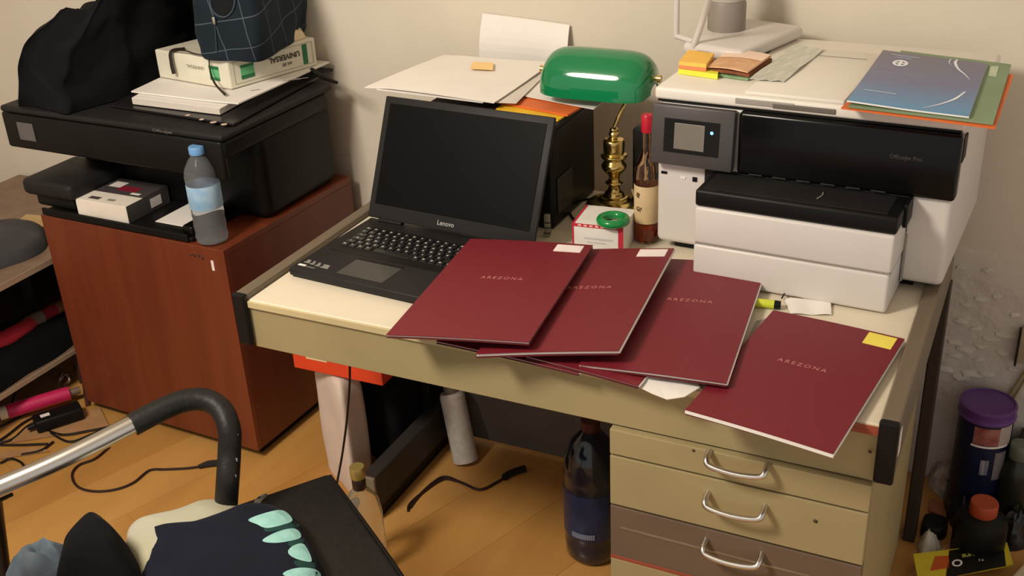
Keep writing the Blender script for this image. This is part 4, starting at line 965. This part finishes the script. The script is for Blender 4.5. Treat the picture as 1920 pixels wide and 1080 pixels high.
text('SUPER GLUE', .015, lambda a, b_: ong(.68+a/ww_, .66+b_/hh_, .0032), 'title_lettering', M('pale_yellow_print', (196, 200, 92), .5), gp, bold=.0006)
text('3 g', .010, lambda a, b_: ong(.68+a/ww_, .40+b_/hh_, .0032), 'small_lettering', m_label, gp)
mb = MB(); t = bmesh.new(); R1 = [[t.verts.new(ong(.43+rr_/ww_*math.cos(a), .42+rr_/hh_*math.sin(a), .0034)) for a in [2*pi*k/20 for k in range(20)]] for rr_ in (.0075, .0125)]
for k in range(20): t.faces.new((R1[0][k], R1[0][(k+1) % 20], R1[1][(k+1) % 20], R1[1][k]))
mb._merge(t); mb.build('round_logo', m_label, gp)
wbx = thing('cream_box', 'cream box corner cut by the right picture edge beside the glue pack', 'box', at(1930, 1060, z=0))
p = at(1893, 1085, z=.06)
MB(frame(p.x, p.y, 0, -.35)).box(0, .18, -.02, .15, 0.0, .06, .004).build('box_card', M('cream_card', (190, 180, 150), .7), wbx)
# outlet and wire
oc = thing('wall_socket', 'beige wall socket box at the right picture edge above the wire', 'socket', at(1925, 640, y=.98))
p = at(1914, 618, y=.955); q_ = at(1914, 688, y=.955)
MB().box(p.x+.002, p.x+.09, .952, .979, q_.z+.008, p.z, .004, 2).build('socket_box', M('beige_plastic', (172, 158, 128), .5), oc, SM)
MB().box(p.x-.002, p.x+.003, .953, .979, q_.z, p.z-.006, .001).build('dark_side', m_blk2, oc)
wr_ = thing('wall_wire', 'pair of yellowish wires dropping from wall socket behind the tub', 'wire', at(1905, 720, y=.975))
MB().tube([at(1925, 690, y=.972), at(1912, 712, y=.972), at(1893, 740, y=.972), at(1884, 760, y=.972), at(1878, 800, y=.972)], .0028, 8).tube([at(1928, 702, y=.972), at(1918, 718, y=.972), at(1900, 748, y=.972), at(1890, 768, y=.972), at(1884, 805, y=.972)], .0028, 8).build('wire_pair', M('yellowed_wire', (150, 134, 84), .5), wr_, SM)

# ================================================================== far left: low shelf unit and floor clutter
sh_ = thing('low_shelf', 'low open shelf unit with pale edges left of the cherry cabinet', 'shelf', (-1.4, .4, 0))
m_shw = M('grey_oak_board', (128, 104, 84), .5, var=.1, vs=20)
m_she = M('pale_shelf_edge', (170, 146, 122), .5)
XF = -1.115
MB().box(-1.75, XF, -.45, .96, .425, .444, .001).build('top_board', m_shw, sh_)
MB().box(XF+.0002, XF+.003, -.45, .96, .426, .443).build('edge_strip', m_she, sh_)
MB().box(-1.75, XF-.03, -.45, .96, .115, .13, .001).build('bottom_board', m_shw, sh_)
MB().box(XF-.0298, XF-.026, -.45, .96, .116, .1295).build('edge_strip', m_she, sh_)
MB().box(-1.75, -1.735, -.45, .96, .13, .425).build('back_board', m_blk, sh_)
MB().box(-1.735, XF-.01, .93, .945, .13, .425).build('side_board', m_blk, sh_)
MB().box(-1.735, XF-.01, -.45, -.435, .13, .425).build('side_board', m_blk, sh_)
for y_ in (-.4, .52): MB().box(XF-.055, XF-.03, y_, y_+.025, 0, .115, .002).build('shelf_leg', M('dark_leg', (60, 40, 34), .6), sh_)
fb = thing('folded_grey_cloth', 'folded charcoal cloth on top of low shelf', 'cloth', at(30, 460, z=.445))
pts = [(-60, 440), (0, 424), (55, 424), (84, 434), (88, 462), (60, 484), (0, 505), (-60, 530)]
MB().mound([tuple(at(u, v, z=.445).xy) for u, v in pts], .4448, .034, p=10, q=1.5, wr=.004, ws=12, seed=2).build('cloth_fold', m_greycloth, fb, math.radians(70))
yb = thing('yellow_paper', 'pale yellow card behind the folded cloth near the cabinet', 'paper', at(60, 412, z=.445))
MB().sheet(qd([(15, 432), (82, 428), (86, 408), (50, 405)], .452), .012, 2, 2).build('card', M('pale_yellow_card', (190, 160, 110), .7), yb)
gr = thing('black_duffel_bag', 'black long soft bag on the bottom board of low shelf', 'bag', (-1.22, .3, .131))
pts = [(-80, 700), (0, 690), (60, 680), (120, 648), (135, 618), (118, 598), (60, 610), (0, 635), (-80, 670)]
BA = [(-1.16, -.2), (-1.155, .05), (-1.155, .3), (-1.16, .52), (-1.2, .62), (-1.33, .62), (-1.36, .3), (-1.35, -.1), (-1.28, -.25)]
MB().mound(BA, .1308, .095, p=5, q=1.6, wr=.010, ws=10, seed=4, center=(-1.25, .22)).build('bag_body', m_coat, gr, math.radians(70))
rd = thing('rolled_crimson_cloth', 'folded crimson cloth with grey band lying on the black bag', 'cloth', (-1.22, .35, .22))
ra = [at(u, v, z=.235) for u, v in ((-40, 655), (0, 640), (40, 618), (58, 606))]
MB().tube(ra, lambda q_: .027-.007*q_, 12).build('crimson_cloth', M('crimson_cloth', (176, 38, 58), .8, var=.1), rd, SM)
MB().tube([at(48, 610, z=.235), at(62, 602, z=.235), at(78, 594, z=.235)], .021, 12).build('grey_band', M('grey_band_cloth', (108, 96, 84), .8), rd, SM)
MB().tube([at(74, 596, z=.235), at(90, 587, z=.235), at(108, 577, z=.235)], .018, 12).build('crimson_end', M('dark_crimson_cloth', (140, 34, 48), .8), rd, SM)
MB().tube([at(104, 580, z=.235), at(118, 572, z=.235)], .018, 12, 1).build('handle', M('tan_wood_handle', (128, 92, 56), .6), rd, SM)
MB().box(*(lambda p: (p.x-.012, p.x+.012, p.y-.01, p.y+.01, .1, .33))(Vector((-1.42, .62, 0)))).build('inner_post', m_dk, sh_)
# floor clutter
def fl_sheet(name, lb, cat, px, z, th, mat, **kw):
    o = MB().sheet(qd(px, z), th, 3, 3).build(name, mat); return tag(o, lb, cat)
m_kb = M('brown_cardboard', (150, 112, 72), .8, var=.12, vs=14, bump=.2, bs=30)
fl_sheet('cardboard_sheet', 'crumpled brown cardboard on floor under low shelf', 'cardboard', [(-20, 770), (118, 742), (112, 690), (20, 700)], .004, .004, m_kb)
fl_sheet('cardboard_scrap', 'brown cardboard scrap beneath the black power adapter', 'cardboard', [(20, 830), (205, 800), (188, 765), (60, 790)], .004, .004, M('tan_cardboard', (166, 124, 82), .8, var=.12, vs=14))
fl_sheet('cardboard_strip', 'thin long cardboard strip on floor left of the chair tube', 'cardboard', [(-10, 862), (95, 846), (70, 838), (-10, 850)], .003, .002, M('tan_cardboard', (166, 124, 82), .8))
mgt = thing('magenta_tube', 'magenta cylindrical tube with pale cap on floor at the left', 'tube', at(70, 755, z=.02))
a = at(14, 772, z=.036); b_ = at(130, 737, z=.036); e_ = (b_-a).normalized()
MB().cyl(a, b_, .021, n=28).build('tube_body', M('magenta_plastic', (196, 36, 88), .4, var=.06, vs=40), mgt, SM)
MB().cyl(a-e_*.022, a-e_*.001, .0195, n=28).build('cap', M('ivory_cap', (214, 200, 176), .4), mgt, SM)
MB().cyl(b_+e_*.001, b_+e_*.03, .011, n=20).build('tube_end', M('brown_grey_end', (120, 96, 84), .5), mgt, SM)
ad = thing('power_adapter', 'black power adapter with a white label on the floor by cabinet', 'adapter', at(110, 785, z=0))
p = at(112, 792, z=.008); AD = frame(p.x, p.y, .009, 1.02)
MB(AD).box(-.065, .065, -.028, .028, 0, .036, .006, 3).build('adapter_body', m_blk, ad, SM)
MB(AD).box(-.045, -.02, -.008, .008, .0361, .0366).build('label', m_label, ad)
MB().tube([AD @ Vector((-.065, 0, .015)), AD @ Vector((-.085, 0, .012))], .007, 10, 1).build('cable_boot', m_blk, ad, SM)
cc_ = thing('cable_tangle', 'tangle of black cables around the power adapter', 'cable', at(80, 810, z=0))
mb = MB()
for P in (((62, 782), (40, 795), (15, 815), (-15, 835)), ((70, 790), (50, 800), (25, 822), (0, 830)), ((85, 806), (120, 815), (165, 808), (205, 800), (240, 790)), ((95, 812), (130, 828), (170, 815), (215, 795), (260, 770)), ((20, 760), (26, 740), (28, 710), (30, 690)), ((0, 800), (30, 785), (60, 770)), ((0, 834), (40, 834), (90, 832)), ((0, 868), (20, 860), (38, 866), (46, 876)), ((40, 852), (75, 845), (100, 828))):
    mb.tube([at(u, v, z=.006) for u, v in P], .0032, 7)
mb.build('cords', m_cord, cc_, SM)
mpg = thing('metal_clamp', 'small shiny metal clip by the shelf leg and cabinet', 'clip', at(122, 705, z=0))
MB().tube([at(110, 722, z=.004), at(116, 708, z=.03), at(124, 700, z=.035), at(130, 712, z=.02), at(122, 722, z=.004)], .005, 8).build('clip_wire', m_chrome, mpg, SM)
MB().tube([at(140, 690, z=.01), at(150, 668, z=.03), at(165, 760, z=.004)], .007, 8, 1).build('red_brown_strut', M('red_brown_wood', (84, 44, 34), .6), mpg)

# ================================================================== office chair with clothes
SZ = .47
A = at(620, 882, z=SZ); B1 = at(762, 1083, z=SZ); C1 = at(468, 946, z=SZ)
e1 = (B1-A).normalized(); e2 = (C1-A).normalized(); e2 = (e2-e1*e1.dot(e2)).normalized()
CH = Matrix(((e1.x, e2.x, 0, A.x), (e1.y, e2.y, 0, A.y), (0, 0, 1, 0), (0, 0, 0, 1)))
ch = thing('office_chair', 'black leather office chair with chrome armrests, clothes on its seat', 'chair', CH @ Vector((.25, .25, 0)))
MB(CH).box(0, .50, 0, .50, SZ-.055, SZ, .014, 4).build('seat', m_leather, ch, SM)
MB(CH).tube([(.012, .006, SZ-.004), (.25, .003, SZ-.003), (.49, .006, SZ-.004)], .004, 8).build('seat_piping', m_blk, ch, SM)
MB(CH).box(.02, .48, .02, .48, SZ-.075, SZ-.0555, .004).build('seat_shell', m_blk, ch)
MB(CH).cyl((.25, .25, .10), (.25, .25, SZ-.075), .025).build('gas_column', m_blk, ch, SM)
for k in range(5):
    a = 2*pi*k/5+.3; x_, y_ = .25+.26*math.cos(a), .25+.26*math.sin(a)
    lg = MB(CH).tube([(.25, .25, .11), (x_, y_, .075)], lambda q_: .022-.008*q_, 10, 1).build('leg', m_blk, ch, SM)
    MB(CH).cyl((x_-.012, y_, .0285), (x_+.012, y_, .0285), .028, n=20).cyl((x_, y_, .04), (x_, y_, .08), .007).build('castor', m_blk, lg, SM)
MB(CH).box(.08, .46, .70, .74, SZ+.12, SZ+.55, .018, 4).build('backrest', m_leather, ch, SM)
MB(CH).box(.20, .30, .705, .735, SZ-.06, SZ+.13, .01).build('back_upright', m_blk, ch, SM)
MB(CH).box(.20, .30, .46, .70, SZ-.06, SZ-.03, .01).build('back_bracket', m_blk, ch, SM)
# armrest
Ah = [at(0, 913, z=.63), at(125, 858, z=.645), at(250, 797, z=.66)]
pd = [at(248, 797, z=.66), at(300, 770, z=.668), at(345, 752, z=.672), at(385, 750, z=.668), at(415, 768, z=.655), at(430, 805, z=.63), at(430, 850, z=.59), at(427, 900, z=.55), at(424, 945, z=.50)]
back = Ah[0]+(Ah[0]-Ah[1])*.9
MB().tube([back]+Ah[:2]+[pd[1]], .0165, 18, 8).build('arm_tube', m_chrome, ch, SM, label='chrome armrest tube')
MB().tube(pd, lambda q_: .0205, 18, 8).build('arm_pad', m_leather, ch, SM, label='black padded arm')
fk = MB()
for k in (0, 1, 2, 4, 5, 6, 9, 10, 12, 13):
    q_ = .1+.8*k/16; i = min(len(pd[4:])-2, int(q_*4)); p = pd[4+i].lerp(pd[5+i], q_*4-i)
    d = (_r*.0175-_f*.010)+Vector((random.uniform(-.003, .001), random.uniform(-.003, .001), 0))
    fk.box(p.x+d.x-.0012, p.x+d.x+.0012, p.y+d.y-.0012, p.y+d.y+.0012, p.z+d.z-.003*random.random()-.001, p.z+d.z+.004*random.random()+.001)
fk.build('peeled_spots', M('worn_lining', (150, 146, 140), .8), ch)
pk = Ah[0]
MB().tube([at(-30, 940, z=.61), at(-6, 930, z=.61), at(20, 918, z=.612)], .012, 12, 4).build('arm_joint', m_blk, ch, SM)
MB().tube([at(-14, 925, z=.60), at(-6, 990, z=.52), at(6, 1085, z=.42)], .014, 12, 4).build('back_support', M('dark_red_black_frame', (30, 18, 20), .4), ch, SM)
# clothes
def heap(name, label, cat, px, z0, h, mat, part, p=3, q=1.6, wr=.008, ws=14, seed=1, z=None, drop=0):
    pts = [at(u, v, z=(z if z is not None else z0)) for u, v in px]
    ctr = sum(pts, Vector())/len(pts)
    o = thing(name, label, cat, (ctr.x, ctr.y, z0))
    MB().mound([(a.x, a.y) for a in pts], z0, h, rings=16, p=p, q=q, wr=wr, ws=ws, seed=seed, drop=drop).build(part, mat, o, math.radians(70)); return o, pts
cu_, _ = heap('cream_cushion', 'round cream cushion under the navy T-shirt on the chair', 'cushion', [(236, 1020), (258, 992), (330, 975), (400, 952), (450, 958), (470, 978), (440, 1040), (400, 1130), (300, 1150), (245, 1090)], SZ+.001, .052, m_cush, 'cushion_body', p=2.6, q=2, wr=.002, seed=3)
ns, npts = heap('navy_tshirt', 'navy T-shirt with pale teal leaf print draped over the cushion and seat', 'T-shirt', [(262, 1040), (272, 1020), (350, 1008), (425, 985), (470, 970), (520, 972), (560, 992), (585, 1030), (612, 1095), (560, 1180), (400, 1190), (276, 1150)], SZ+.001, .056, m_navy, 'shirt_cloth', p=5, q=2.0, wr=.002, ws=9, seed=4)
# prints lie on the cloth: find the surface with a ray
from mathutils.bvhtree import BVHTree
def surf(ob):
    sv = [v.co+OFF[ob] for v in ob.data.vertices]; tree = BVHTree.FromPolygons(sv, [tuple(p_.vertices) for p_ in ob.data.polygons])
    def fn(u, v, lift=.0012):
        d = (_r*((u-960)/CF)+_u*((540-v)/CF)+_f).normalized(); h_, n_, i_, d_ = tree.ray_cast(CC, d)
        if h_ is None: h_ = at(u, v, z=SZ+.003); n_ = Vector((0, 0, 1))
        if n_.dot(d) > 0: n_ = -n_
        return h_+n_*lift
    return fn
shirt = [c_ for c_ in ns.children][0]
onshirt = surf(shirt)
def decal(px, name, mat, par, lift=.0012, onshirt=onshirt):
    n = 24; P = spline([Vector((u, v, 0)) for u, v in px]+[Vector((px[0][0], px[0][1], 0))], 4)[:-1]
    c_ = sum(P, Vector())/len(P); t = bmesh.new(); R_ = []
    for s_ in (.33, .66, 1): R_.append([t.verts.new(onshirt(*(c_+(p_-c_)*s_).xy, lift)) for p_ in P])
    cv = t.verts.new(onshirt(c_.x, c_.y, lift)); m_ = len(P)
    for i in range(m_):
        t.faces.new((cv, R_[0][i], R_[0][(i+1) % m_]))
        for a_, b2 in zip(R_, R_[1:]): t.faces.new((a_[i], b2[i], b2[(i+1) % m_], a_[(i+1) % m_]))
    mb = MB(); mb._merge(t); return mb.build(name, mat, par)
decal([(466, 975), (500, 962), (530, 958), (548, 976), (530, 985), (500, 991), (482, 984)], 'teal_leaf_print', m_teal, ns)
decal([(492, 1014), (520, 998), (552, 992), (564, 1008), (540, 1016), (512, 1019)], 'teal_leaf_print', m_teal, ns)
decal([(540, 1034), (552, 1023), (570, 1022), (584, 1052), (566, 1052), (546, 1044)], 'teal_leaf_print', m_teal, ns)
decal([(530, 1078), (555, 1066), (590, 1068), (600, 1082), (570, 1090)], 'teal_leaf_print', m_teal, ns)
decal([(497, 990), (530, 984), (553, 980), (560, 988), (530, 994), (500, 998)], 'dark_teal_band', m_tealdk, ns, .0008)
decal([(540, 1018), (562, 1010), (570, 1018), (548, 1026)], 'dark_teal_band', m_tealdk, ns, .0008)
decal([(552, 1052), (584, 1054), (590, 1066), (560, 1064)], 'dark_teal_band', m_tealdk, ns, .0008)
heap('black_garment', 'black peaked garment heap left of the cushion on the chair', 'garment', [(112, 1095), (150, 1050), (200, 1022), (240, 1040), (276, 1095), (270, 1165), (120, 1165)], SZ+.001, .125, m_coat, 'cloth', p=2.2, q=1.2, wr=.006, seed=7)
heap('faded_jeans', 'crumpled faded blue grey jeans at the lower left on the chair', 'jeans', [(15, 1110), (40, 1078), (85, 1060), (130, 1062), (165, 1075), (160, 1130), (60, 1160)], SZ+.001, .06, m_jean, 'denim_cloth', p=2.5, q=1.4, wr=.022, ws=22, seed=9)

onbag = surf(body)
decal([(396, -14), (399, 10), (408, 24), (424, 28), (436, 14), (441, -12), (420, -20)], 'dark_opening', M('painted_opening_shade', (8, 10, 14), .95), pb, .0015, onbag)  # flat dark decal paints the shade inside the bag's opening
MB().tube([onbag(*p, .003) for p in ((394, -14), (397, 12), (407, 27), (424, 31), (438, 17), (443, -12))], .0022, 8).build('zip_edge', M('dark_zip', (60, 70, 82), .5), pb, SM)
zq = onbag(403, 38, .005)
MB(frame(zq.x, zq.y, zq.z)).box(-.005, .005, -.003, .003, -.010, .010, .003).build('zip_pull', m_chrome, pb, SM)
MB().tube([onbag(*p, .003) for p in ((404, 48), (405, 62), (406, 78), (407, 96))], .0016, 6).build('zip_cord', M('dark_zip', (60, 70, 82), .5), pb, SM)
onseat = surf([c_ for c_ in ch.children if c_.name == 'seat'][0])
decal([(474, 948), (482, 934), (496, 926), (503, 929), (492, 938), (484, 950)], 'torn_patch', M('worn_lining', (150, 146, 140), .8), ch, .0008, onseat)

for o in bpy.data.objects:
    if o.name.split('.')[0] in ('printed_shapes', 'pen_marks', 'printed_icons', 'frame_line', 'border_print', 'grey_print', 'label_print', 'lettering_rows', 'roller_marks', 'usb_port', 'ribs', 'peeled_spots', 'cable_loops', 'cords', 'red_border', 'round_emblem'): o['kind'] = 'stuff'
